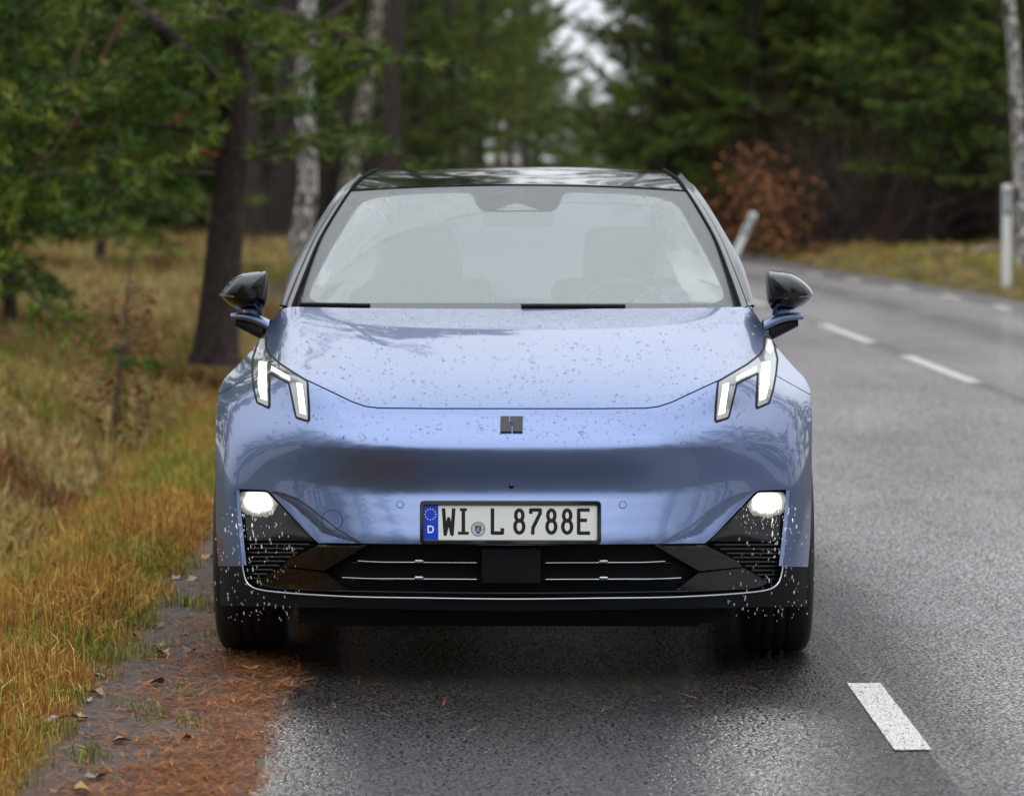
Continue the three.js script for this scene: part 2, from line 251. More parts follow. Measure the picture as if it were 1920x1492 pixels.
// a panel: the part of the grid inside a region, mapped onto a surface, its edge folded inwards
function panel(sdf, x0, x1, y0, y1, sx, sy, map, fold = 0.012, foldDir = V(0, 0, -1)) {
  const nx = Math.ceil((x1 - x0) / sx), ny = Math.ceil((y1 - y0) / sy), D = new Float32Array((nx + 1) * (ny + 1)), P2 = [], I = [], key = new Map();
  for (let j = 0; j <= ny; j++) for (let i = 0; i <= nx; i++) D[j * (nx + 1) + i] = sdf(x0 + i * sx, y0 + j * sy);
  const vert = (k, x, y) => { let v = key.get(k); if (v === undefined) { v = P2.length; P2.push([x, y]); key.set(k, v); } return v; };
  const rim = [];
  for (let j = 0; j < ny; j++) for (let i = 0; i < nx; i++) {
    const c = [[i, j], [i + 1, j], [i + 1, j + 1], [i, j + 1]], d = c.map(([a, b]) => D[b * (nx + 1) + a]); if (d.every((v) => v > 0)) continue;
    const poly = [], cut = [];
    for (let e = 0; e < 4; e++) {
      const [a, b] = [c[e], c[(e + 1) % 4]], da = d[e], db = d[(e + 1) % 4];
      if (da <= 0) poly.push(vert(`v${a[0]},${a[1]}`, x0 + a[0] * sx, y0 + a[1] * sy));
      if ((da <= 0) !== (db <= 0)) { let lo = 0, hi = 1; for (let q = 0; q < 14; q++) { const m = (lo + hi) / 2, v = sdf(x0 + lerp(a[0], b[0], m) * sx, y0 + lerp(a[1], b[1], m) * sy); if ((v <= 0) === (da <= 0)) lo = m; else hi = m; } const m = (lo + hi) / 2, [p, q] = [`${a[0]},${a[1]}`, `${b[0]},${b[1]}`].sort(); const id = vert(`e${p}|${q}`, x0 + lerp(a[0], b[0], m) * sx, y0 + lerp(a[1], b[1], m) * sy); poly.push(id); cut.push(id, da <= 0); }
    }
    for (let q = 1; q < poly.length - 1; q++) I.push(poly[0], poly[q + 1], poly[q]);
    if (cut.length === 4) rim.push(cut[1] ? [cut[0], cut[2]] : [cut[2], cut[0]]);
  }
  const pos = [], nor = [], uv = [], e = 0.6;
  for (const [x, y] of P2) {
    const p = map(x, y), tx = map(x + e, y).sub(map(x - e, y)), ty = map(x, y + e).sub(map(x, y - e)), n = ty.cross(tx).normalize(); if (n.z < 0) n.negate();
    pos.push(p.x, p.y, p.z); nor.push(n.x, n.y, n.z); uv.push(p.x, p.y * 0.8 - p.z);
  }
  if (fold) for (const [a, b] of rim) {
    const q = pos.length / 3; for (const k of [a, b]) { const A = V(pos[k * 3], pos[k * 3 + 1], pos[k * 3 + 2]); for (const s of [0, fold]) { const B = A.clone().addScaledVector(foldDir, s); pos.push(B.x, B.y, B.z); uv.push(B.x, B.y - B.z); nor.push(0, 0, 0); } }
    const A = V(pos[a * 3], pos[a * 3 + 1], pos[a * 3 + 2]), B = V(pos[b * 3], pos[b * 3 + 1], pos[b * 3 + 2]), n = B.sub(A).cross(foldDir).normalize(); for (let k = 0; k < 4; k++) nor.splice((q + k) * 3, 3, n.x, n.y, n.z);
    I.push(q, q + 2, q + 1, q + 1, q + 2, q + 3);
  }
  const g = new THREE.BufferGeometry(); g.setAttribute('position', new THREE.Float32BufferAttribute(pos, 3)); g.setAttribute('normal', new THREE.Float32BufferAttribute(nor, 3)); g.setAttribute('uv', new THREE.Float32BufferAttribute(uv, 2)); g.setIndex(I); return g;
}
// panel outlines (half, dx from the car's middle)
const HOOD = [[0, 766], [150, 766], [250, 765], [275, 762], [300, 753.5], [339, 735], [385, 713.5], [415, 698], [441, 682], [459, 665], [469, 650], [473, 632], [467, 612], [456, 597], [449, 586], [438, 578], [424, 574], [300, 576.5], [150, 577.5], [0, 578]];
const GRILLE = [[0, 1022], [363, 1018], [380, 1003], [453, 924], [462, 919], [520, 917], [521, 925], [506, 1062], [502, 1086], [492, 1100], [480, 1106], [320, 1118], [0, 1123]];
const mirrored = (p) => [...p, ...p.slice().reverse().filter(([x]) => x > 0).map(([x, y]) => [-x, y])];
const sHood = both(sdPoly(mirrored(HOOD))), sGrille = both(sdPoly(mirrored(GRILLE)));
const sil = (x, y) => Math.abs(x) - SIL(y) + 0.5;
const fenderLine = (x, y) => y - lerp(704, 741, (Math.abs(x) - 492) / 66);      // above: fender
const lowerCut = (x, y) => { const a = Math.abs(x); return a > 500 ? y - 1062 : y - 1030; };
const GAP = 1.25;
part('hood', panel((x, y) => sHood(x, y) + GAP, -480, 480, 570, 772, 4, 2.5, skin(), 0.014, V(0, -0.6, -0.8)), M.paint, car);
for (const s of [-1, 1]) part('front_fender', panel((x, y) => Math.max(sil(x, y), GAP - sHood(x, y), fenderLine(x, y) + GAP * 0.6, 440 - Math.abs(x), 572 - y), s < 0 ? -566 : 420, s < 0 ? -420 : 566, 566, 750, 2, 2.5, skin(), 0.012), M.paint, car);
part('front_bumper', panel((x, y) => Math.max(sil(x, y), GAP - sHood(x, y), Math.abs(x) > 462 ? GAP * 0.6 - fenderLine(x, y) : -9, -sGrille(x, y), y - 1062, 640 - y), -566, 566, 660, 1066, 4, 3, skin(), 0.014), M.paint, car);
part('gap_liner', panel((x, y) => Math.max(sil(x, y) + 14, y - 1010, 585 - y, 6 - sGrille(x, y)), -540, 540, 580, 1012, 8, 6, skin(0.016), 0), M.black, car);
// lower black bumper, pocket behind the grille opening
part('lower_bumper', panel((x, y) => Math.max(sil(x, y), -sGrille(x, y), Math.abs(x) > 500 ? 1062.8 - y : 1085 - y, y - (1146 - 10 * Math.abs(x) / 560)), -566, 566, 1058, 1152, 4, 3, skin(0.002), 0.02), M.black, car);
part('grille_back', panel((x, y) => sGrille(x, y) - 6, -540, 540, 905, 1130, 8, 6, skin(0.075), 0), M.black, car);
{                                                                // pocket walls
  const o = mirrored(GRILLE), rows = [0.003, 0.075].map((d) => [...o, o[0]].map(([x, y]) => skin(d)(x, y)));
  part('grille_surround', grid(rows), M.gloss, car);
}
const lineOn = (pts, off, r, name, m, parent = car, sides = 6) => { const c = new THREE.CatmullRomCurve3(pts.map(([x, y]) => skin(off)(x, y)), false, 'centripetal'); return part(name, new THREE.TubeGeometry(c, pts.length * 8, r, sides), m, parent); };
lineOn([[-507, 1060], [-504, 1078], [-499, 1092], [-489, 1101], [-470, 1107], [-320, 1118.5], [-150, 1121.5], [0, 1123], [150, 1121.5], [320, 1118.5], [470, 1107], [489, 1101], [499, 1092], [504, 1078], [507, 1060]], 0.0, 0.0032, 'chrome_trim', M.chrome);
lineOn([[-330, 1108], [-150, 1111], [0, 1112], [150, 1111], [330, 1108]], 0.02, 0.002, 'lower_grille_edge', M.satin);
for (const s of [-1, 1]) {
  // bright blue bevel along the outer edge of the lamp pocket
  part('pocket_bevel', grid([0, 0.012].map((d, k) => [[520, 918], [518, 950], [514, 990], [510, 1030], [506.5, 1060]].map(([x, y]) => skin(d - 0.001)(s * (x - k * 7), y)))), M.paint, car);
  // lamp unit
  const lens = [[460, 922], [517, 921], [514, 960], [508, 1014], [372, 1014], [383, 1003]];
  const lampUnit = part('lamp_lens', panel(both(sdPoly(lens)), s < 0 ? -530 : 360, s < 0 ? -360 : 530, 914, 1020, 3, 3, skin(0.022), 0.012), mat(0.01, 0.011, 0.012, 0.1, { specularIntensity: 0.7 }), car);
  const bulb = [[453, 945], [457, 933], [467, 926], [487, 924], [498, 929], [503, 939], [499, 950], [485, 957], [468, 957], [457, 953]];
  const wob = (x, y, k) => k * noise.noise(x * 0.11, y * 0.11, s * 3);
  [[13, 0.0205, 0.1, 5], [8, 0.0192, 0.32, 4], [4, 0.018, 1.1, 2.5]].forEach(([grow, d, em, k]) => part('headlight_reflector', panel(both((x, y) => Math.max(sdPoly(bulb)(x, y) - grow + wob(x, y, k), sdPoly(lens)(x, y) + 1)), s < 0 ? -530 : 425, s < 0 ? -425 : 530, 914, 990, 1.5, 1.5, skin(d), 0), mat(0.3, 0.3, 0.29, 0.35, { metalness: 0.6, emissive: new THREE.Color(1, 0.98, 0.84), emissiveIntensity: em }), lampUnit));
  part('headlight_projector', panel(both(sdPoly(bulb)), s < 0 ? -515 : 440, s < 0 ? -440 : 515, 916, 968, 2, 2, skin(0.016), 0.008), mat(1, 1, 1, 0.3, { emissive: new THREE.Color(1, 0.98, 0.9), emissiveIntensity: 14 }), lampUnit);
  const spot = new THREE.SpotLight(new THREE.Color(1, 0.97, 0.88), 0.45, 0, 0.62, 0.7, 2); const sp = skin(-0.03)(s * 478, 942); spot.position.copy(sp); spot.target.position.set(sp.x * 1.02, 0.0, sp.z + 6); spot.castShadow = true; spot.shadow.radius = 2; car.add(spot, spot.target);
  // ribs of the outer grille
  for (let k = 0; k < 10; k++) { const y = 1021 + k * 8.0, xo = 506 - k * 1.1 - (k > 8 ? 6 : 0), xi = 380 + k * 11.5; const g = grid([[0.03, -2.2], [0.022, 0], [0.03, 1.6], [0.05, 2.2]].map(([d, o]) => Array.from({ length: 9 }, (_, q) => skin(d)(s * lerp(xi, xo, q / 8), y + o)))); part('grille_slat', g, M.satin, car); }
  // gloss wedge beside the ribs
  part('grille_wedge', panel(both(sdPoly([[362, 1021], [268, 1021], [300, 1040], [352, 1070], [432, 1062], [420, 1050]])), s < 0 ? -440 : 260, s < 0 ? -260 : 440, 1016, 1078, 3, 2.5, skin(0.028), 0.02), M.gloss, car);
  part('grille_wedge', panel(both(sdPoly([[434, 1064], [350, 1074], [300, 1112], [470, 1103], [490, 1096]])), s < 0 ? -500 : 290, s < 0 ? -290 : 500, 1058, 1116, 3, 2.5, skin(0.034), 0.02), M.gloss, car);
  for (const [y, a, b] of [[1055, 65, 288], [1086, 65, 318]]) {
    lineOn(Array.from({ length: 6 }, (_, q) => [s * lerp(a, b, q / 5), y - (q === 5 ? 3 : 0.25 * q)]), 0.03, 0.0024, 'chrome_strip', M.chrome);
    const b0 = part('strip_clip', new RoundedBoxGeometry(0.028, 0.01, 0.012, 2, 0.004), M.chrome, car); b0.position.copy(skin(0.028)(s * 173, y - 3));
    part('grille_blade', grid([[0.05, 4], [0.031, 1.5], [0.033, -1.2], [0.06, -2]].map(([d, o]) => Array.from({ length: 7 }, (_, q) => skin(d)(s * lerp(60, 300, q / 6), y + o)))), M.gloss, car);
  }
  // daytime running light: dark rim, clear body, three light bars
  const DRL = [[472, 629], [466.5, 632], [466.5, 652], [459, 665], [438, 682], [413, 697.5], [385, 714.5], [382, 760], [381, 786], [384, 790], [406, 783], [408, 777], [421, 719], [458, 700], [457, 760], [459, 765], [481, 755], [488, 730], [492, 700], [493, 672], [488, 655], [482, 638]];
  const sD = both(sdPoly(DRL)), bx = s < 0 ? [-500, -376] : [376, 500];
  const rim = part('running_light_housing', panel((x, y) => sD(x, y) - 1.4, bx[0], bx[1], 624, 796, 1.5, 1.5, skin(-0.003), 0.02), M.black, car);
  part('running_light_lens', panel((x, y) => sD(x, y) + 2.4, bx[0], bx[1], 624, 796, 1.5, 1.5, skin(-0.0055), 0.004), mat(0.2, 0.205, 0.2, 0.2, { metalness: 0.6, clearcoat: 1 }), rim);
  const barMat = mat(1, 1, 1, 0.3, { emissive: new THREE.Color(1, 0.985, 0.86), emissiveIntensity: 1.5 });
  for (const b of [[[480, 677], [465, 679], [462, 751], [474, 747], [480, 720]], [[455, 686], [420, 706], [418.5, 714], [456, 694]], [[406, 717], [395, 720], [387, 778], [399, 774]]])
    part('light_bar', panel(both((x, y) => sdPoly(b)(x, y)), bx[0], bx[1], 660, 790, 1.5, 1.5, skin(-0.0085), 0.003), barMat, rim);
  part('light_bar', panel(both(sdPoly([[481, 636], [472, 634], [470, 655], [478, 664], [486, 655]])), bx[0], bx[1], 624, 670, 1.5, 1.5, skin(-0.0085), 0.003), mat(0.7, 0.7, 0.68, 0.15, { clearcoat: 1 }), rim);
  // parking sensor and (one side) towing eye cover
  const ringOn = (x, y, r, name, m) => { const g = panel((u, v) => Math.hypot(u - x, v - y) - r, x - r - 3, x + r + 3, y - r - 3, y + r + 3, 1, 1, skin(-0.0012), 0.004); const o = part(name, g, m, car); const gap = part('cover_gap', panel((u, v) => Math.hypot(u - x, v - y) - r - 1.1, x - r - 4, x + r + 4, y - r - 4, y + r + 4, 1, 1, skin(-0.0006), 0.001), M.black, o); return o; };
  ringOn(s * 209, 946, 6, 'parking_sensor', M.paint);
  if (s < 0) ringOn(-337, 976, 19, 'towing_eye_cover', M.paint);
}
// radar panel, camera, badge
part('radar_panel', panel((x, y) => Math.max(Math.abs(x) - 55, Math.abs(y - 1061) - 32), -60, 60, 1025, 1098, 5, 3, skin(0.02), 0.02), mat(0.008, 0.008, 0.009, 0.4, { specularIntensity: 0.4 }), car);
{
  const cam = part('front_camera', panel((x, y) => Math.max(Math.abs(x), Math.abs(y - 911)) - 9, -12, 12, 899, 923, 1.5, 1.5, skin(-0.002), 0.006), M.paint, car);
  const l = part('camera_lens', new THREE.SphereGeometry(0.0085, 16, 12), M.gloss, cam); l.position.copy(skin(0.001)(0, 911));
  const badge = new THREE.Group(); badge.name = 'badge'; car.add(badge);
  const bm = mat(0.028, 0.029, 0.032, 0.38, { metalness: 0.4 });
  const halves = [[[-21, 780], [-4.2, 780], [-4.2, 790.5], [0.6, 795], [0.6, 809], [-21, 809]], [[-3, 780], [21, 780], [21, 809], [1.9, 809], [1.9, 794.4], [-3, 789.8]]];
  for (const h of halves) part('badge_half', panel(sdPoly(h), -24, 24, 777, 812, 1, 1, skin(-0.007), 0.012), bm, badge);
}
// number plate in its holder
{
  const c = document.createElement('canvas'); c.width = 1040; c.height = 220; const g = c.getContext('2d');
  g.fillStyle = '#e9ebe4'; g.fillRect(0, 0, 1040, 220);
  g.fillStyle = '#0a3fd0'; g.fillRect(0, 0, 93, 220);
  g.fillStyle = '#e8dc6a'; for (let k = 0; k < 12; k++) { const a = k / 12 * Math.PI * 2; g.beginPath(); g.arc(46 + Math.cos(a) * 32, 70 + Math.sin(a) * 32, 4, 0, 7); g.fill(); }
  g.fillStyle = '#ffffff'; g.strokeStyle = '#ffffff'; g.lineWidth = 8; g.beginPath(); g.moveTo(33, 140); g.lineTo(33, 176); g.lineTo(48, 176); g.quadraticCurveTo(62, 176, 62, 158); g.quadraticCurveTo(62, 140, 48, 140); g.closePath(); g.stroke();
  g.strokeStyle = '#101014'; g.lineCap = 'butt'; g.lineJoin = 'round'; g.lineWidth = 21;
  const X = (v) => (v - 155) * 0.654, y0 = 34, y1 = 189;
  const st = (pts) => { g.beginPath(); pts.forEach(([x, y], i) => i ? g.lineTo(x, y) : g.moveTo(x, y)); g.stroke(); };
  { const a = X(330), b = X(450), m = (a + b) / 2; st([[a + 9, y0], [a + 19, y1 - 2], [m, y0 + 62], [b - 19, y1 - 2], [b - 9, y0]]); g.lineWidth = 19; st([[a + 14, y1 - 9], [a + 30, y1 - 9]]); st([[b - 30, y1 - 9], [b - 14, y1 - 9]]); g.lineWidth = 21; }
  { const a = X(475), b = X(572), m = (a + b) / 2; st([[m, y0], [m, y1]]); g.lineWidth = 17; st([[a + 11, y0 + 8], [b - 11, y0 + 8]]); st([[a, y1 - 8], [b, y1 - 8]]); g.lineWidth = 21; }
  { const a = X(770), b = X(890); st([[a + 11, y0], [a + 11, y1 - 9], [b - 9, y1 - 9], [b - 9, y1 - 38]]); }
  for (const [l, r] of [[975, 1085], [1265, 1375], [1408, 1518]]) { const a = X(l), b = X(r), m = (a + b) / 2, w = (b - a) / 2; g.beginPath(); g.ellipse(m, y0 + 42, w - 15, 32, 0, 0, 7); g.stroke(); g.beginPath(); g.ellipse(m, y1 - 47, w - 10, 37, 0, 0, 7); g.stroke(); }
  { const a = X(1120), b = X(1235); st([[a + 9, y0 + 32], [a + 9, y0 + 9], [b - 11, y0 + 9], [b - 11, y0 + 30], [a + 22, y1 - 40], [a + 20, y1]]); }
  { const a = X(1550), b = X(1670); st([[b - 2, y0 + 9], [a + 11, y0 + 9], [a + 11, y1 - 9], [b, y1 - 9]]); st([[a + 11, y0 + 70], [b - 18, y0 + 70]]); }
  { const x = X(657), y = 157; g.fillStyle = '#8f989b'; g.beginPath(); g.arc(x, y, 44, 0, 7); g.fill(); g.fillStyle = '#c3cacb'; g.beginPath(); g.arc(x, y, 35, 0, 7); g.fill();
    g.fillStyle = '#c79a35'; g.fillRect(x - 19, y - 26, 38, 9); g.fillStyle = '#27306b'; g.beginPath(); g.moveTo(x - 19, y - 17); g.lineTo(x + 19, y - 17); g.lineTo(x + 17, y + 10); g.quadraticCurveTo(x + 8, y + 26, x, y + 29); g.quadraticCurveTo(x - 8, y + 26, x - 17, y + 10); g.fill();
    g.strokeStyle = '#dba0b4'; g.lineWidth = 5; st([[x - 9, y + 18], [x - 2, y + 8], [x - 8, y - 1], [x + 6, y - 10], [x + 1, y + 2], [x + 10, y + 14]]); g.fillStyle = '#557'; g.fillRect(x + 26, y - 2, 7, 8); }
  const tex = new THREE.CanvasTexture(c); tex.colorSpace = THREE.SRGBColorSpace;
  const holder = new THREE.Group(); holder.name = 'number_plate'; car.add(holder); holder.position.copy(P3(-1, 977, 0.012)); holder.rotation.x = -0.06;
  const fr = new THREE.Shape(); const rr = (s, w, h, r) => { s.moveTo(-w + r, -h); s.lineTo(w - r, -h); s.quadraticCurveTo(w, -h, w, -h + r); s.lineTo(w, h - r); s.quadraticCurveTo(w, h, w - r, h); s.lineTo(-w + r, h); s.quadraticCurveTo(-w, h, -w, h - r); s.lineTo(-w, -h + r); s.quadraticCurveTo(-w, -h, -w + r, -h); return s; };
  rr(fr, 0.266, 0.0625, 0.012); const hole = new THREE.Path(); rr(hole, 0.2585, 0.0535, 0.008); fr.holes.push(hole);
  const fg = new THREE.ExtrudeGeometry(fr, { depth: 0.012, bevelEnabled: true, bevelThickness: 0.003, bevelSize: 0.0025, bevelSegments: 2 }); fg.translate(0, -0.004, -0.007);
  part('plate_holder', fg, M.gloss, holder);
  const bk = new THREE.BoxGeometry(0.53, 0.122, 0.03); bk.translate(0, -0.003, -0.019); part('plate_mount', bk, M.black, holder);
  const pg = new THREE.PlaneGeometry(0.52, 0.11, 1, 1); pg.translate(0, 0, 0.0025); part('plate', pg, new THREE.MeshPhysicalMaterial({ map: tex, roughness: 0.35 }), holder);
}
// ---------------------------------------------------------------- car: glasshouse, sides, wheels, cabin
// the windscreen: a bowed sheet from the cowl (py 585) up to the header (py 347 in the middle)
const wsZ = (dx, py) => { const t = (585 - py) / 238, b = (dx / 420) ** 2; return 1.265 + t * 0.685 + 0.05 * t * (1 - t) * -1.2 + b * lerp(0.17, 0.16, t); };
const WSE = pchip([319, 338, 358, 395, 447, 515, 572, 600], [272, 301, 316, 340, 370, 398, 419, 428]);     // black seal at the windscreen's side, dx
const headerY = (x) => 347 + 11 * (x / 316) ** 2;
const ws = (off) => (x, y) => P3(x, y, wsZ(x, y) + off);
const sWs = (x, y) => Math.max(Math.abs(x) - WSE(y) + 4, headerY(x) + 1.6 - y, y - 590);
const frame = (() => { const o = [[0, 396], [60, 396], [72, 392], [79, 381], [84, 368], [92, 362.5], [110, 361], [200, 364], [262, 370], [290, 379], [305, 393], [325, 428], [350, 470], [372, 512], [386, 542], [389, 552], [386, 560], [377, 566], [360, 568], [0, 568]]; return both(sdPoly(mirrored(o))); })();
const frostTri = sdPoly([[-46, 394], [-7, 381.5], [5, 381.5], [46, 394]]);
part('windscreen', panel(sWs, -432, 432, 340, 594, 5, 5, ws(-0.003), 0), mat(0.95, 0.98, 0.97, 0.08, { transmission: 1, thickness: 0, ior: 1.5 }), car);
part('solar_coating', panel((x, y) => Math.max(sWs(x, y) + 2, Math.min(frame(x, y), frostTri(x, y)) - 1), -432, 432, 340, 594, 3, 3, ws(0.0045), 0), mat(0.8, 0.9, 0.88, 0.2, { transmission: 1, thickness: 0, ior: 2.33 }), car);      // mirror coat inside the laminate, cut back from the border
part('windscreen_border', panel((x, y) => Math.max(sWs(x, y), -frame(x, y), -frostTri(x, y)), -432, 432, 340, 594, 2.5, 2.5, ws(0.003), 0), mat(0.045, 0.046, 0.05, 0.5), car);
{ // fine rain left standing where the wipers do not reach, ending along their arcs
  const arc = pchip([-368, -340, -280, -200, -100, 0, 80, 200, 300], [562, 520, 467, 430, 402, 385, 378, 380, 394]), swept = []; for (let x = -368; x <= 300; x += 8) swept.push([x, arc(x)]);
  const sSwept = sdPoly([...swept, [330, 450], [352, 520], [358, 542], [300, 537], [245, 545], [212, 574], [100, 592], [-300, 592], [-366, 580]]);
  part('windscreen_rain_film', panel((x, y) => Math.max(sWs(x, y) + 4, Math.min(frame(x, y), frostTri(x, y)) - 2, -sSwept(x, y)), -432, 432, 340, 594, 2.5, 2.5, ws(-0.0034), 0), mat(1, 1, 1, 0.3, { transmission: 1, thickness: 0, ior: 1.33 }), car);
  const r = rng(44), g = new THREE.SphereGeometry(1, 8, 6), o = new THREE.InstancedMesh(g, mat(1, 1, 1, 0.03, { transmission: 1, thickness: 0.003, ior: 1.33 }), 2600), m = new THREE.Matrix4(); let k = 0;
  for (let t = 0; t < 16000 && k < 2600; t++) { const x = (r() - 0.5) * 830, y = 352 + 225 * r(); if (sWs(x, y) > -6 || (sSwept(x, y) < 2 && r() < 0.95)) continue; const p = ws(-0.0055)(x, y), s = 0.0008 + 0.0022 * r() ** 3; m.makeScale(s, s * 0.8, s).setPosition(p); o.setMatrixAt(k++, m); }
  o.count = k; o.name = 'windscreen_drops'; o.userData.kind = 'stuff'; car.add(shadow(o));
}
// curves of the glasshouse (right half, mirrored by s)
const curve = (pts) => { const c = new THREE.CatmullRomCurve3(pts, false, 'centripetal'); return (t) => c.getPoint(t); };
const ribbon = (a, b, n, m, bulge, name, mt, s) => { const rows = []; for (let i = 0; i <= n; i++) { const A = a(i / n), B = b(i / n), row = []; for (let k = 0; k <= m; k++) { const t = k / m, q = A.clone().lerp(B, t); q.addScaledVector(V(0.75, 0.5, 0.4).normalize(), bulge * 4 * t * (1 - t)); q.x *= s; row.push(q); } rows.push(row); } return part(name, grid(rows), mt, car); };
const sealPts = [[421, 579, 1.41], [419, 572, 1.43], [398, 515, 1.585], [370, 447, 1.77], [340, 395, 1.915], [316, 358, 2.02], [301, 338, 2.19], [285, 326, 2.38], [272, 319, 2.58]].map(([x, y, z]) => P3(x, y, z));
const rearEdge = [V(0.525, 1.512, -3.0), V(0.52, 1.488, -3.4), V(0.505, 1.435, -3.8), V(0.48, 1.365, -4.1)];
const seal = curve([...sealPts, ...rearEdge]);
const mid = curve([[432, 574, 1.47], [430, 566, 1.5], [405, 503, 1.66], [381, 449, 1.81], [355, 403, 1.94], [331, 368, 2.06], [318, 359, 2.2], [303, 345, 2.4], [293, 334, 2.6]].map(([x, y, z]) => P3(x, y, z)).concat([V(0.565, 1.487, -3.0), V(0.56, 1.462, -3.4), V(0.545, 1.41, -3.8), V(0.52, 1.345, -4.1)]));
const out = curve([[445, 574, 1.6], [443, 566, 1.62], [420, 491, 1.82], [389, 441, 1.95], [357, 390, 2.08], [330, 352, 2.25], [314, 338, 2.4], [303, 328, 2.6], [298, 324, 2.8]].map(([x, y, z]) => P3(x, y, z)).concat([V(0.6, 1.455, -3.1), V(0.6, 1.43, -3.4), V(0.585, 1.38, -3.8), V(0.55, 1.32, -4.1)]));
const pillarMat = mat(0.085, 0.085, 0.092, 0.35, { clearcoat: 0.7, clearcoatRoughness: 0.12 });
for (const s of [-1, 1]) {
  { const c = new THREE.CatmullRomCurve3(Array.from({ length: 40 }, (_, i) => { const q = seal(i / 39); q.x *= s; return q; })); part('windscreen_seal', new THREE.TubeGeometry(c, 90, 0.0058, 6), M.rubber, car); }
  ribbon(seal, mid, 50, 5, 0.008, 'windscreen_pillar', pillarMat, s);
  { const c = new THREE.CatmullRomCurve3(Array.from({ length: 40 }, (_, i) => { const q = mid(i / 39); q.x *= s; q.z -= 0.004; return q; })); part('door_seal', new THREE.TubeGeometry(c, 90, 0.004, 6), M.rubber, car); }
  ribbon(mid, out, 50, 5, 0.012, 'door_frame', pillarMat, s);
  const inner = (t) => { const q = out(t); return V(q.x - 0.012, q.y - 0.02, q.z - 0.03); };
  ribbon(out, inner, 50, 2, 0, 'door_frame_return', M.gloss, s);
  const belt = (t) => { const q = out(t); return V(lerp(0.795, 0.74, t), lerp(1.015, 1.1, t), q.z - 0.03 - 0.05 * t); };
  ribbon(inner, belt, 40, 6, 0.006, 'side_window', M.tint, s);
}
// roof
{
  const hc = pchip([1.95, 2.3, 2.7, 3.1, 3.6, 4.1], [1.4655, 1.503, 1.528, 1.522, 1.475, 1.39]);
  const rows = []; const n = 40;
  for (let i = 0; i <= n; i++) {
    const t = i / n, row = [];
    for (let k = -16; k <= 16; k++) {
      const u = k / 16; let q;
      const e = seal(lerp(5.02 / 12, 1, t));
      const head = P3(u * 314, headerY(u * 314), wsZ(u * 314, headerY(u * 314)) + 0.004);
      const zc = lerp(1.955, 4.12, t), mid0 = V(0, hc(zc), -zc);
      q = V(u * e.x * 0.995, lerp(mid0.y, e.y - 0.003, u * u), lerp(mid0.z, e.z, u * u));
      if (t < 0.12) q.lerp(head, (1 - t / 0.12) ** 2);
      row.push(q);
    }
    rows.push(row);
  }
  part('roof', grid(rows, false, (q) => [q.x, q.z]), M.gloss, car);
  const c = new THREE.CatmullRomCurve3(Array.from({ length: 25 }, (_, i) => { const x = lerp(-312, 312, i / 24); return P3(x, headerY(x) + 0.3, wsZ(x, headerY(x)) + 0.004); })); part('roof_seal', new THREE.TubeGeometry(c, 60, 0.0045, 6), M.rubber, car);
}
// rear window and tail
{
  const e = seal(1), rw = []; for (let i = 0; i <= 8; i++) { const t = i / 8, row = []; for (let k = -8; k <= 8; k++) { const u = k / 8; row.push(V(u * lerp(e.x * 0.99, 0.66, t), lerp(1.39, 0.99, t) - 0.02 * u * u, -lerp(4.12, 4.4, t) + 0.08 * u * u)); } rw.push(row); }
  part('rear_window', grid(rw), mat(0.22, 0.25, 0.25, 0.03, { transmission: 1, thickness: 0 }), car);
  const tw = []; for (let i = 0; i <= 12; i++) { const t = i / 12, row = []; for (let k = -10; k <= 10; k++) { const u = k / 10; row.push(V(u * lerp(0.74, 0.88, Math.sin(t * Math.PI * 0.7)), lerp(0.99, 0.24, t), -(4.4 + 0.09 * Math.sin(t * 2.6)) + 0.3 * Math.abs(u) ** 4)); } tw.push(row); }
  part('tailgate', grid(tw), M.paint, car);
}
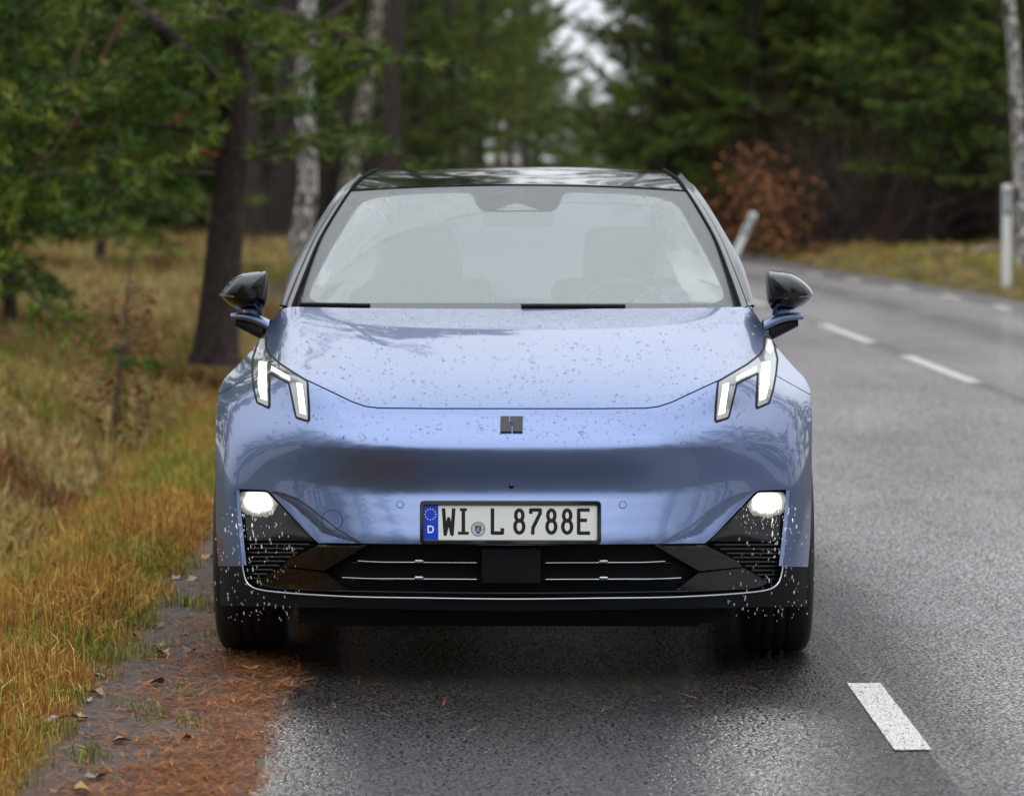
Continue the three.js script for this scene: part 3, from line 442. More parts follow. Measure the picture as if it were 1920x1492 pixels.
// body sides, cut for the wheels
const FWZ = 0.89, RWZ = 3.62, WR = 0.335;
const prof = pchip([0.18, 0.3, 0.5, 0.68, 0.82, 0.92, 1.0, 1.04], [0.885, 0.915, 0.935, 0.93, 0.905, 0.87, 0.825, 0.79]);
for (const s of [-1, 1]) {
  const startPts = []; for (let py = 578; py <= 1146; py += 8) { const x = SIL(py) - 0.8; const q = skin(0)(x, py); startPts.push([q.y, q.x, -q.z]); } startPts.reverse();
  const sx = pchip(startPts.map((v) => v[0]), startPts.map((v) => v[1])), sz = pchip(startPts.map((v) => v[0]), startPts.map((v) => v[2]));
  const yTop = startPts[startPts.length - 1][0];
  const sideMap = (a, y) => { const yy = Math.max(y, 0.2), z0 = sz(clamp(yy, startPts[0][0], yTop)), z = z0 + (4.32 - z0) * a, w = prof(y) * (1 - 0.06 * smooth(3.3, 4.35, z)); const x = lerp(sx(clamp(yy, startPts[0][0], yTop)), w, smooth(0, 0.09, a)); return V(s * x, y, -z); };
  const arch = (a, y) => { const q = sideMap(a, y), z = -q.z; return Math.max(0.375 - Math.hypot(z - FWZ, y - WR), 0.385 - Math.hypot(z - RWZ, y - WR)) ; };
  part('body_side', panel((a, y) => Math.max(arch(a, y), 0.34 - y, y - yTop + 0.001, -a, a - 1), 0, 1, 0.3, yTop + 0.01, 0.008, 0.012, (a, y) => sideMap(clamp(a, 0, 1), y), 0.03, V(-s, 0, 0)), M.paint, car);
  part('side_sill', panel((a, y) => Math.max(arch(a, y), 0.19 - y, y - 0.345, -a, a - 1), 0, 1, 0.17, 0.36, 0.01, 0.01, (a, y) => sideMap(clamp(a, 0, 1), y), 0.03, V(-s, 0, 0)), M.black, car);
  // cowl corner between hood, pillar and door
  part('cowl_corner', panel((x, y) => Math.max(SIL(Math.max(y, 575)) - 24 - x, x - SIL(Math.max(y, 575)) + 0.5, 566 - y, y - 584), 405, 450, 562, 588, 2, 2, (x, y) => { const q = P3(x, y, 1.38 + (577 - y) * 0.015 + (x - 420) * 0.004); q.x *= s; return q; }, 0.01), M.paint, car);
  // wheels: tyre with grooves, rim, spokes
  for (const [z, front] of [[FWZ, 1], [RWZ, 0]]) {
    const wheel = new THREE.Group(); wheel.name = 'wheel'; car.add(wheel); wheel.position.set(s * 0.822, WR, -z); wheel.rotation.z = -Math.PI / 2 * s;
    const pr = [[0.235, -0.1], [0.265, -0.112], [0.3, -0.112], [0.322, -0.1], [0.333, -0.078], [0.335, -0.055], [0.328, -0.05], [0.328, -0.044], [0.335, -0.04], [0.335, -0.018], [0.328, -0.014], [0.328, -0.006], [0.335, -0.002], [0.335, 0.02], [0.328, 0.024], [0.328, 0.032], [0.335, 0.036], [0.333, 0.078], [0.322, 0.1], [0.3, 0.112], [0.265, 0.112], [0.235, 0.1]];
    part('tyre', new THREE.LatheGeometry(pr.map(([r, y]) => new THREE.Vector2(r, y)), 64), M.tyre, wheel);
    part('rim', new THREE.LatheGeometry([[0.236, -0.1], [0.225, -0.06], [0.215, 0.05], [0.236, 0.1]].map(([r, y]) => new THREE.Vector2(r, y)), 48), M.rim, wheel);
    for (let k = 0; k < 5; k++) { const sp = new RoundedBoxGeometry(0.05, 0.03, 0.2, 2, 0.01); sp.translate(0, 0.085, 0.12); sp.rotateY(k / 5 * Math.PI * 2); part('spoke', sp, M.rim, wheel); }
    const hub = new THREE.CylinderGeometry(0.06, 0.065, 0.05, 24); hub.translate(0, 0.075, 0); part('hub', hub, M.rim, wheel);
  }
  // wheel arch liner
  for (const z of [FWZ, RWZ]) { const rows = []; for (let i = 0; i <= 18; i++) { const t = Math.PI * (i / 18); rows.push([0.55, 0.9].map((x) => V(s * x, Math.max(0.2, WR + Math.sin(t) * 0.38), -z - Math.cos(t) * 0.38))); } part('arch_liner', grid(rows), M.black, car); }
}
// underbody
{
  const pan = new THREE.BoxGeometry(1.14, 0.06, 4.0); pan.translate(0, 0.175, -2.33); part('belly_pan', pan, M.black, car);
  const dam = new THREE.BoxGeometry(1.3, 0.2, 0.03); dam.translate(0, 0.255, -0.33); part('air_dam', dam, M.black, car);
  const dif = new THREE.BoxGeometry(1.5, 0.2, 0.04); dif.translate(0, 0.24, -4.3); part('rear_diffuser', dif, M.black, car);
  const sill = new THREE.BoxGeometry(1.74, 0.12, 2.0); sill.translate(0, 0.215, -2.26); part('floor_pan', sill, M.black, car);
}
// cabin
{
  const dash = []; for (let i = 0; i <= 6; i++) { const t = i / 6, row = []; for (let k = -8; k <= 8; k++) row.push(V(k / 8 * lerp(0.68, 0.72, t), 1.0 + 0.01 * Math.sin(t * 3) - (t > 0.9 ? 0.2 : 0), -lerp(1.22, 1.95, t) - 0.12 * (k / 8) ** 2)); dash.push(row); }
  part('dashboard', grid(dash), M.cloth, car);
  const line = new THREE.BoxGeometry(0.5, 0.004, 0.01); line.translate(-0.06, 1.025, -1.62); part('dashboard_trim', line, mat(0.6, 0.62, 0.62, 0.4), car);
  const sw = part('steering_wheel', new THREE.TorusGeometry(0.18, 0.015, 10, 40), M.satin, car); sw.position.set(0.36, 0.97, -1.98); sw.rotation.x = -0.4;
  const mir = part('inner_mirror', new RoundedBoxGeometry(0.24, 0.07, 0.03, 3, 0.014), M.black, car); mir.position.set(0, 1.36, -2.02);
  for (const [x, z, nm] of [[-0.36, 2.55, 'front_seat'], [0.36, 2.55, 'front_seat'], [-0.36, 3.5, 'rear_seat'], [0.36, 3.5, 'rear_seat']]) {
    const seat = new THREE.Group(); seat.name = nm; car.add(seat);
    const b = new RoundedBoxGeometry(0.5, 0.62, 0.14, 4, 0.06); b.rotateX(0.25); b.translate(x, 0.8, -z); part('backrest', b, M.cloth, seat);
    const h = new RoundedBoxGeometry(0.26, 0.19, 0.1, 4, 0.045); h.translate(x, nm === 'front_seat' ? 1.22 : 1.14, -z - 0.1); part('headrest', h, M.cloth, seat);
    const c = new RoundedBoxGeometry(0.5, 0.16, 0.5, 4, 0.06); c.translate(x, 0.48, -z + 0.3); part('cushion', c, M.cloth, seat);
  }
  const fl = new THREE.BoxGeometry(1.4, 0.04, 3.0); fl.translate(0, 0.38, -2.75); part('cabin_floor', fl, M.cloth, car);
  const bulk = new THREE.BoxGeometry(1.5, 0.6, 0.03); bulk.translate(0, 0.68, -1.4); part('bulkhead', bulk, M.black, car);
}
// wipers
for (const [x0, x1, y0, y1] of [[-406, -275, 571, 573.5], [10, 205, 574, 574.5]]) { const c = new THREE.CatmullRomCurve3([0, 0.5, 1].map((t) => P3(lerp(x0, x1, t), lerp(y0, y1, t), wsZ(lerp(x0, x1, t), lerp(y0, y1, t)) - 0.018))); part('wiper', new THREE.TubeGeometry(c, 16, 0.008, 6), M.black, car); }
// door mirrors: swollen housing, dark back, blue foot
for (const s of [-1, 1]) {
  const mir = new THREE.Group(); mir.name = 'door_mirror'; car.add(mir);
  const zc = 1.55, blob = (outline, z, front, back, name, m, up = 0) => {
    const c = new THREE.CatmullRomCurve3(outline.map(([x, y]) => V(x, y, 0)), true, 'centripetal', 0.5), ring = c.getSpacedPoints(64), cx = outline.reduce((a, p) => a + p[0], 0) / outline.length, cy = outline.reduce((a, p) => a + p[1], 0) / outline.length + up, rows = [];
    for (let i = 0; i <= 20; i++) { const t = i / 20, a = (t - 0.5) * Math.PI, k = Math.cos(a) ** 0.6, dz = a > 0 ? -front * Math.sin(a) : -back * Math.sin(a); rows.push(ring.map((p) => { const q = P3(lerp(cx, p.x, k), lerp(cy, p.y, k), z + dz); q.x *= s; return q; })); }
    return part(name, grid(rows), m, mir);
  };
  blob([[470, 509], [498, 509], [515, 512], [535, 524], [550, 539], [556, 552], [552, 560], [540, 571], [522, 580], [500, 582], [480, 581], [472, 570], [468, 545], [467, 522]], zc, 0.1, 0.07, 'mirror_housing', M.gloss);
  blob([[520, 556], [540, 554], [560, 551], [558, 554.5], [540, 558], [521, 560]], zc - 0.012, 0.085, 0.02, 'turn_signal', mat(0.12, 0.12, 0.12, 0.15, { clearcoat: 1 }));
  const seg = (a, b, wa, wb, ha, hb, name, m) => { const rows = []; for (let i = 0; i <= 10; i++) { const t = i / 10, c = a.clone().lerp(b, t); c.y += 0.012 * Math.sin(t * Math.PI) * (name === 'mirror_foot' ? 1 : 0); const w = lerp(wa, wb, t), h = lerp(ha, hb, t), row = []; for (let k = 0; k <= 24; k++) { const q = k / 24 * Math.PI * 2, cs = Math.cos(q), sn = Math.sin(q); row.push(V(c.x * s, c.y + Math.sign(sn) * Math.abs(sn) ** 0.7 * h, c.z + Math.sign(cs) * Math.abs(cs) ** 0.7 * w)); } rows.push(row); } return part(name, grid(rows), m, mir); };
  const top = P3(536, 593, zc + 0.02), root = P3(462, 612, 1.5), lowA = P3(527, 602, zc + 0.025), lowB = P3(474, 624, 1.5);
  seg(top, root, 0.045, 0.075, 0.011, 0.022, 'mirror_foot', M.paint);
  seg(lowA, lowB, 0.035, 0.06, 0.017, 0.026, 'mirror_foot_underside', M.black);
  const nk = new THREE.CylinderGeometry(0.03, 0.034, 0.03, 20); const np = P3(497, 587, zc + 0.02); nk.translate(np.x * s, np.y, np.z); part('mirror_neck', nk, M.paint, mir);
}
// ---------------------------------------------------------------- vegetation
const barkTex = (base, dark, sx, sy, seed, streak) => dataTex(256, (u, v) => { const a = Math.PI * 2, k = fbm(Math.cos(u * a) * sx + seed, Math.sin(u * a) * sx + v * 0, Math.sin(v * a) * sy) * 0.6 + noise.noise(Math.cos(u * a) * sx * 3, Math.sin(u * a) * sx * 3 + seed, Math.cos(v * a) * sy * 2) * 0.5, t = smooth(-0.25, 0.3, k + streak); return [lerp(dark[0], base[0], t), lerp(dark[1], base[1], t), lerp(dark[2], base[2], t)]; });
const pineBark = barkTex([0.34, 0.27, 0.235], [0.1, 0.075, 0.065], 3, 5, 3, 0), orangeBark = barkTex([0.62, 0.37, 0.22], [0.36, 0.2, 0.13], 2, 4, 8, 0.1), birchBark = barkTex([0.86, 0.83, 0.8], [0.1, 0.085, 0.08], 1.1, 3.2, 5, 0.03);
for (const t of [pineBark, orangeBark, birchBark]) { t.colorSpace = THREE.SRGBColorSpace; t.repeat.set(2, 0.9); }
const barkMat = new THREE.MeshStandardMaterial({ map: pineBark, bumpMap: pineBark, bumpScale: 0.02, roughness: 0.9 }), orangeMat = new THREE.MeshStandardMaterial({ map: orangeBark, roughness: 0.85 }), birchMat = new THREE.MeshStandardMaterial({ map: birchBark, bumpMap: birchBark, bumpScale: 0.004, roughness: 0.75 });
const barkMat2 = new THREE.MeshStandardMaterial({ map: birchBark, color: new THREE.Color().setRGB(0.55, 0.48, 0.42), roughness: 0.9 });
const twigMat = mat(0.07, 0.05, 0.038, 0.9), reedTwig = mat(0.16, 0.085, 0.05, 0.9);
const leafMat = new THREE.MeshPhysicalMaterial({ vertexColors: true, roughness: 0.65, side: THREE.DoubleSide, specularIntensity: 0.5 });
function rot(d, r, spread) { const a = V(r() - 0.5, r() - 0.5, r() - 0.5).normalize(); return d.clone().addScaledVector(a, spread).normalize(); }
function tuft(T, p, d, len, n, w, r, col) {                     // a spray of needles
  for (let i = 0; i < n; i++) {
    const q = rot(d, r, 1.25), side = V(r() - 0.5, r() - 0.5, r() - 0.5).cross(q).normalize().multiplyScalar(w / 2), l = len * (0.6 + 0.5 * r()), k = 0.65 + 0.7 * r(), b = p.clone().addScaledVector(d, (r() - 0.5) * len);
    T.tri(b.clone().add(side), b.clone().sub(side), b.clone().addScaledVector(q, l), [col[0] * k, col[1] * k, col[2] * k]);
  }
}
const GREENS = [[0.075, 0.128, 0.014], [0.052, 0.1, 0.013], [0.115, 0.155, 0.018], [0.036, 0.07, 0.014], [0.17, 0.2, 0.028]];
function limbWith(T, W, start, dir, L, r, o) {                  // one limb with side twigs and needles; T foliage, W wood geometries
  const pts = [], n = 7; let p = start.clone(), d = dir.clone();
  for (let i = 0; i <= n; i++) { pts.push(p.clone()); d = rot(d, r, 0.16); d.y += (o.curl ?? 0.05); d.normalize(); p = p.clone().addScaledVector(d, L / n); }
  W.push(tube(pts, pts.map((_, i) => lerp(o.r ?? 0.022, 0.005, i / n)), 4));
  if (!o.leaf) return pts;
  const cv = new THREE.CatmullRomCurve3(pts), step = o.step ?? 0.16;
  for (let s = (o.bare ?? 0.25) * L; s < L; s += step) {
    const t = s / L, c = cv.getPoint(t), td = cv.getTangent(t), lr = V(0, 1, 0).cross(td).normalize();
    for (const side of [-1, 1]) {
      if (r() < 0.12) continue;
      const tw = td.clone().multiplyScalar(0.7).addScaledVector(lr, side * (0.6 + 0.5 * r())).addScaledVector(V(0, 1, 0), (r() - 0.55) * 0.7).normalize(), tl = (o.twig ?? 0.42) * (1.1 - 0.7 * t) * (0.6 + 0.7 * r());
      const col = GREENS[Math.floor(r() * 4.6)], kk = o.tint ?? [1, 1, 1], cc = [col[0] * kk[0], col[1] * kk[1], col[2] * kk[2]];
      for (let q = 0.1; q < tl; q += o.gap ?? 0.1) tuft(T, c.clone().addScaledVector(tw, q).add(V(0, -0.25 * q * q, 0)), tw, o.len ?? 0.1, o.n ?? 7, o.w ?? 0.014, r, cc);
    }
  }
  tuft(T, pts[n], d, (o.len ?? 0.1) * 1.3, (o.n ?? 7) * 2, o.w ?? 0.014, r, GREENS[0]);
  return pts;
}
function conifer(seed, o) {                                     // geometries of one tree
  const r = rng(seed), T = new Tri(), W = [], H = o.H, lean = (r() - 0.5) * 0.5, path = (h) => V(lean * (h / H) ** 2 + 0.08 * Math.sin(h * 0.7 + seed), h, 0.1 * Math.sin(h * 0.5 + seed * 2));
  const tp = []; for (let h = -0.1; h <= H; h += H / 12) tp.push(path(h)); tp.push(path(H));
  const R0 = o.R ?? H * 0.012;
  const trunk = tube(tp, tp.map((q) => Math.max(0.012, R0 * (1 - q.y / H) ** 0.85 + (q.y < 0.3 ? R0 * 0.3 : 0))), 9);
  for (let h = o.base; h < H - 0.2; h += o.dh * (0.6 + 0.8 * r()) * (h > (o.fine ?? 99) ? 2.2 : 1)) {
    const t = (h - o.base) / (H - o.base), a = r() * Math.PI * 2, coarse = h > (o.fine ?? 99) ? 2.3 : 1;
    const L = o.spread * (1 - t) ** (o.shape ?? 0.8) * (0.6 + 0.6 * r()) + 0.15, el = lerp(o.el0, o.el1, t) + (r() - 0.5) * 0.4;
    limbWith(T, W, path(h), V(Math.cos(a) * Math.cos(el), Math.sin(el), Math.sin(a) * Math.cos(el)), L, r, { ...o, leaf: 1, r: (0.014 + 0.01 * L) * (o.thin ?? 1), len: (o.len ?? 0.1) * coarse, w: (o.w ?? 0.014) * coarse, gap: (o.gap ?? 0.1) * coarse, step: (o.step ?? 0.16) * coarse });
  }
  for (let k = 0; k < (o.dead ?? 0); k++) { const h = 0.4 + r() * Math.max(0.5, o.base * 1.3), a = r() * 6.28; limbWith(T, W, path(h), V(Math.cos(a), 0.1 - 0.3 * r(), Math.sin(a)).normalize(), 0.5 + 1.1 * r(), r, { r: 0.01, curl: -0.02 }); }
  return { trunk, limbs: mergeGeometries(W), crown: T.geo() };
}
function makeTree(name, label, group, g, tm = barkMat) { const t = thing(name, label, 'tree', [0, 0, 0], 0, group); part('trunk', g.trunk, tm, t); part('limbs', g.limbs, twigMat, t); part('crown', g.crown, leafMat, t); return t; }
function copyOf(src, name, pos, turn, sc, label, group) { const c = src.clone(); c.name = numbered(name); c.position.set(...pos); c.rotation.y = turn; c.scale.setScalar(sc); c.userData = { label, category: src.userData.category, group }; scene.add(c); return c; }
const put = (px, zc) => { const x = (px - 960) * zc / FPX, z = 12 - zc; return [x, groundH(x, z) - 0.03, z]; };
// kinds of forest tree
const spruceA = conifer(11, { H: 11, base: 0.9, dh: 0.085, spread: 2.2, shape: 0.75, el0: -0.15, el1: 0.5, fine: 5.5, dead: 10, step: 0.16, gap: 0.12, n: 8, len: 0.15, w: 0.032, tint: [1.15, 1.12, 1] });
const spruceB = conifer(23, { H: 9, base: 1.5, dh: 0.09, spread: 1.9, shape: 0.7, el0: -0.2, el1: 0.5, fine: 5.2, dead: 16, step: 0.16, gap: 0.12, n: 8, len: 0.14, w: 0.032, tint: [1.0, 1.0, 0.95] });
const pineC = conifer(37, { H: 13, base: 1.9, dh: 0.11, spread: 2.4, shape: 0.55, el0: 0.1, el1: 0.7, fine: 6, dead: 12, step: 0.18, gap: 0.13, n: 9, len: 0.17, w: 0.032, tint: [1.15, 1.05, 0.9], R: 0.12 });
const youngD = conifer(41, { H: 5.5, base: 0.85, dh: 0.06, spread: 1.7, shape: 0.7, el0: -0.35, el1: 0.8, dead: 0, thin: 0.5, bare: 0.05, step: 0.14, gap: 0.1, n: 9, len: 0.13, w: 0.022, tint: [1.1, 1.1, 0.9] });
const tallE = conifer(53, { H: 15, base: 1.0, dh: 0.2, spread: 2.8, shape: 0.8, el0: -0.1, el1: 0.5, step: 0.32, gap: 0.24, n: 8, len: 0.34, w: 0.1 });
const protos = {};
function plant(kind, name, list, label, group) { for (const [px, zc, sc, turn] of list) { if (!protos[kind[0]]) { const t = makeTree(name, label, group, kind[1], kind[2]); t.position.set(...put(px, zc)); t.rotation.y = turn; t.scale.setScalar(sc); protos[kind[0]] = t; } else copyOf(protos[kind[0]], name, put(px, zc), turn, sc, label, group); } }
const KA = ['a', spruceA], KB = ['b', spruceB], KC = ['c', pineC, barkMat], KD = ['d', youngD];
{
  const r = rng(90), spread = (n, p0, p1, z0, z1, s0, s1) => Array.from({ length: n }, (_, i) => [lerp(p0, p1, (i + 0.15 + 0.7 * r()) / n), lerp(z0, z1, r()), lerp(s0, s1, r()), r() * 6.28]);
  plant(KA, 'spruce_tree', [...spread(11, 1240, 1990, 63, 70, 0.7, 1.1), ...spread(11, 1195, 2050, 74, 90, 0.9, 1.3)], 'dark green spruce with low branches in the wood across the road', 'spruces in the wood across the road');
  plant(KB, 'spruce_tree', [...spread(10, 1300, 2000, 61, 66, 0.7, 1.0), ...spread(5, 1700, 2060, 55, 60, 0.8, 1.1)], 'shaded spruce with dead lower twigs at the edge of the wood across the road', 'spruces at the edge of the wood across the road');
  plant(KC, 'pine_tree', [...spread(7, 1240, 2050, 68, 84, 0.8, 1.1), ], 'bushy green pine standing among the spruces across the road', 'pines among the spruces');
  plant(KC, 'pine_tree', [[890, 118, 0.95, 1], [960, 125, 1.0, 2.2], [820, 112, 1, 0.4], [1010, 150, 0.72, 4], [930, 160, 1.2, 5], [860, 150, 1.3, 3], [905, 105, 0.85, 3.3], [985, 128, 0.9, 0.8], [845, 98, 0.9, 5.5]], 'hazy green pine standing behind the car roof beside the opening of sky', 'pines behind the car roof');
  plant(KA, 'spruce_tree', [[700, 104, 1.1, 3], [790, 108, 1, 5.2], [620, 96, 1.1, 0.2], [540, 88, 1, 2.7], [480, 78, 1.1, 4.1], [660, 92, 1.2, 1.9], [760, 130, 1.4, 2.2], [830, 140, 1.3, 1.1], [900, 170, 1.5, 0.5], [960, 185, 1.4, 2.5], [580, 82, 1, 1.2], [690, 84, 0.8, 2], [770, 90, 0.8, 4.4], [840, 104, 0.85, 0.3], [520, 68, 0.7, 5]], 'dark spruce behind the bare birch trunks', 'spruces behind the birch trunks');
  plant(KD, 'young_pine_tree', [[1085, 150, 0.7, 1], [1130, 165, 0.62, 2], [1050, 140, 0.75, 3], [1165, 140, 0.72, 4], [1105, 190, 0.85, 5], [1000, 130, 0.8, 2], [1195, 105, 0.8, 2.6]], 'small young pine low in the gap where the sky shows', 'young pines in the gap');
  plant(KD, 'young_pine_tree', [[20, 33, 0.9, 0.5], [-80, 28.5, 0.95, 2.4], [190, 47, 1.0, 4]], 'broad young pine with branches hanging over the grass beside the big trunk', 'young pines hanging over the grass');
  plant(KD, 'young_pine_tree', [...spread(9, -40, 420, 62, 70, 0.9, 1.3), [330, 72, 1.3, 1], [500, 74, 1.1, 2]], 'young green pine at the back of the grassy clearing', 'young pines behind the clearing');
  plant(KA, 'spruce_tree', [...spread(8, -80, 480, 70, 84, 0.9, 1.3)], 'tall spruce closing the wood behind the grassy clearing', 'spruces behind the clearing');
}
// high pines whose crowns stand above the frame
const highF = conifer(59, { H: 22, base: 6.5, dh: 0.3, spread: 3.0, shape: 0.6, el0: 0.0, el1: 0.6, dead: 8, step: 0.34, gap: 0.26, n: 8, len: 0.36, w: 0.11, R: 0.16 });
{
  const r = rng(29); plant(['f', highF], 'high_pine_tree', [...Array.from({ length: 9 }, (_, i) => [1230 + i * 105 + 50 * r(), 66 + 18 * r(), 0.85 + 0.25 * r(), r() * 6.28]), [-150, 64, 1, 1], [-20, 70, 1, 2], [90, 66, 1.05, 3], [210, 76, 1, 4], [300, 70, 0.95, 5], [455, 84, 1, 0.4], [475, 60, 1.15, 0.9], [530, 61, 1.05, 2.9], [632, 66, 1.15, 4.6]], 'high straight pine trunk with its crown far above, in the wood', 'high pines of the wood');
  plant(['f', highF], 'high_pine_tree', [[560, 94, 1, 1.2], [670, 100, 1.1, 2.1], [810, 110, 1.05, 3.3], [880, 130, 1.1, 4.2]], 'high pine trunk behind the car roof among the spruces', 'high pines behind the car roof');
}
// tall trees beside and behind the photographer, mirrored in the paintwork
{
  const r = rng(17), t0 = makeTree('tall_spruce_tree', 'tall spruce in the wood lining the road opposite the car', 'tall spruces along the road', tallE); let first = true;
  const place = (x, z, s) => { const p = [x, groundH(x, z) - 0.05, z]; if (first) { t0.position.set(...p); t0.scale.setScalar(s); first = false; } else copyOf(t0, 'tall_spruce_tree', p, r() * 6.28, s, t0.userData.label, t0.userData.group); };
  for (let i = 0; i < 15; i++) { place(-8 - 5 * r(), 42 - i * 3.2 + r(), 0.8 + 0.4 * r()); }
  for (let i = 0; i < 16; i++) { place(10.5 + 4 * r(), 48 - i * 4.6 + r(), 0.8 + 0.4 * r()); }
  for (let i = 0; i < 18; i++) { const z = -10 - i * 3.4, zc = 12 - z; place(-0.14 * zc - 3.5 - 7 * r(), z, 0.8 + 0.4 * r()); }
  for (let i = 0; i < 9; i++) { place(-16 + i * 4 + 2 * r(), 44 + 6 * r(), 0.9 + 0.4 * r()); }
}
// trunks one can tell apart
function bareTree(name, label, category, path, rad, m, seed, extra) {
  const t = thing(name, label, category), c = new THREE.CatmullRomCurve3(path), pts = c.getPoints(26); t.position.copy(path[0]);
  const base = path[0], L = pts.map((q) => q.clone().sub(base)), N = L.length - 1;
  part('trunk', tube(L, L.map((q, i) => lerp(rad[0], rad[1], Math.min(1, i / N)) * (1 + 0.4 * Math.exp(-q.y * 5)) * (1 + 0.05 * noise.noise(i * 0.9, seed, 0))), 14), m, t);
  const r = rng(seed), T = new Tri(), W = []; for (let k = 0; k < (extra.n ?? 14); k++) { const i = Math.floor(lerp(N * (extra.from ?? 0.45), N - 1, r())), a = r() * 6.28; limbWith(T, W, L[i], V(Math.cos(a), 0.35 + 0.5 * r(), Math.sin(a)).normalize(), 0.8 + 1.6 * r(), r, { ...extra, r: 0.025, leaf: extra.leaf }); }
  part('limbs', mergeGeometries(W), extra.wood ?? twigMat, t); if (extra.leaf) part('crown', T.geo(), leafMat, t);
  return t;
}
const ray = (pts, zc) => pts.map(([x, y]) => at(x, y, 12 - zc));
const up = (pts, n, dx = 0) => { const a = pts[pts.length - 1]; for (let i = 1; i <= n; i++) pts.push(V(a.x + dx * i, a.y + 2.0 * i, a.z)); return pts; };
bareTree('birch_tree', 'white birch with dark scarred bark standing next to the leaning birch', 'tree', up(ray([[560, 545], [561, 470], [577, 350], [572, 220], [572, 90], [580, -60]], 50), 4, 0.05), [0.145, 0.07], birchMat, 3, { n: 26 });
bareTree('birch_tree', 'pale leaning birch trunk rising behind the corner of the car roof', 'tree', up(ray([[640, 420], [658, 325], [685, 180], [702, 60], [716, -50]], 62), 4, 0.25), [0.15, 0.09], new THREE.MeshStandardMaterial({ map: birchBark, color: new THREE.Color().setRGB(0.72, 0.7, 0.56), roughness: 0.8 }), 5, { n: 26 });
bareTree('pine_tree', 'straight grey pine trunk turning orange higher up, beside the leaning birch', 'tree', up(ray([[737, 480], [736, 320], [733, 180], [741, 40], [748, -60]], 60), 10), [0.15, 0.07], barkMat, 7, { n: 40, leaf: 1, from: 0.5, len: 0.36, w: 0.11, gap: 0.26, step: 0.34, twig: 0.9 });
bareTree('slender_tree', 'thin pale grey trunk between the two birches', 'tree', up(ray([[624, 440], [625, 330], [622, 180], [628, 40], [630, -60]], 70), 3), [0.075, 0.05], new THREE.MeshStandardMaterial({ map: birchBark, color: new THREE.Color().setRGB(0.5, 0.45, 0.45), roughness: 0.9 }), 9, { n: 22, from: 0.25 });
bareTree('pine_tree', 'short slim pine trunk under dense foliage beyond the grey pine trunk', 'tree', up(ray([[788, 420], [787, 300], [785, 200], [790, 60]], 92), 4), [0.13, 0.08], barkMat, 13, { n: 12, leaf: 1, from: 0.3 });
bareTree('birch_tree', 'white birch behind the upright roadside post', 'tree', up(ray([[1918, 540], [1914, 420], [1912, 300], [1903, 120], [1893, 0], [1888, -70]], 49), 4, 0.02), [0.088, 0.055], birchMat, 15, { n: 22 });
for (const [px, zc, w] of [[1420, 66, 0.1], [1500, 64, 0.13], [1690, 60, 0.1], [1610, 72, 0.16], [1780, 66, 0.14], [1840, 60, 0.09]]) bareTree('slender_tree', 'dark slender trunk among the undergrowth across the road', 'tree', up(ray([[px, 275 + 12230 / zc], [px + 6, 300], [px + 2, 120], [px + 12, -40]], zc), 4), [w, w * 0.7], barkMat, px, { n: 18, from: 0.15 }).userData.group = 'slender trunks across the road';
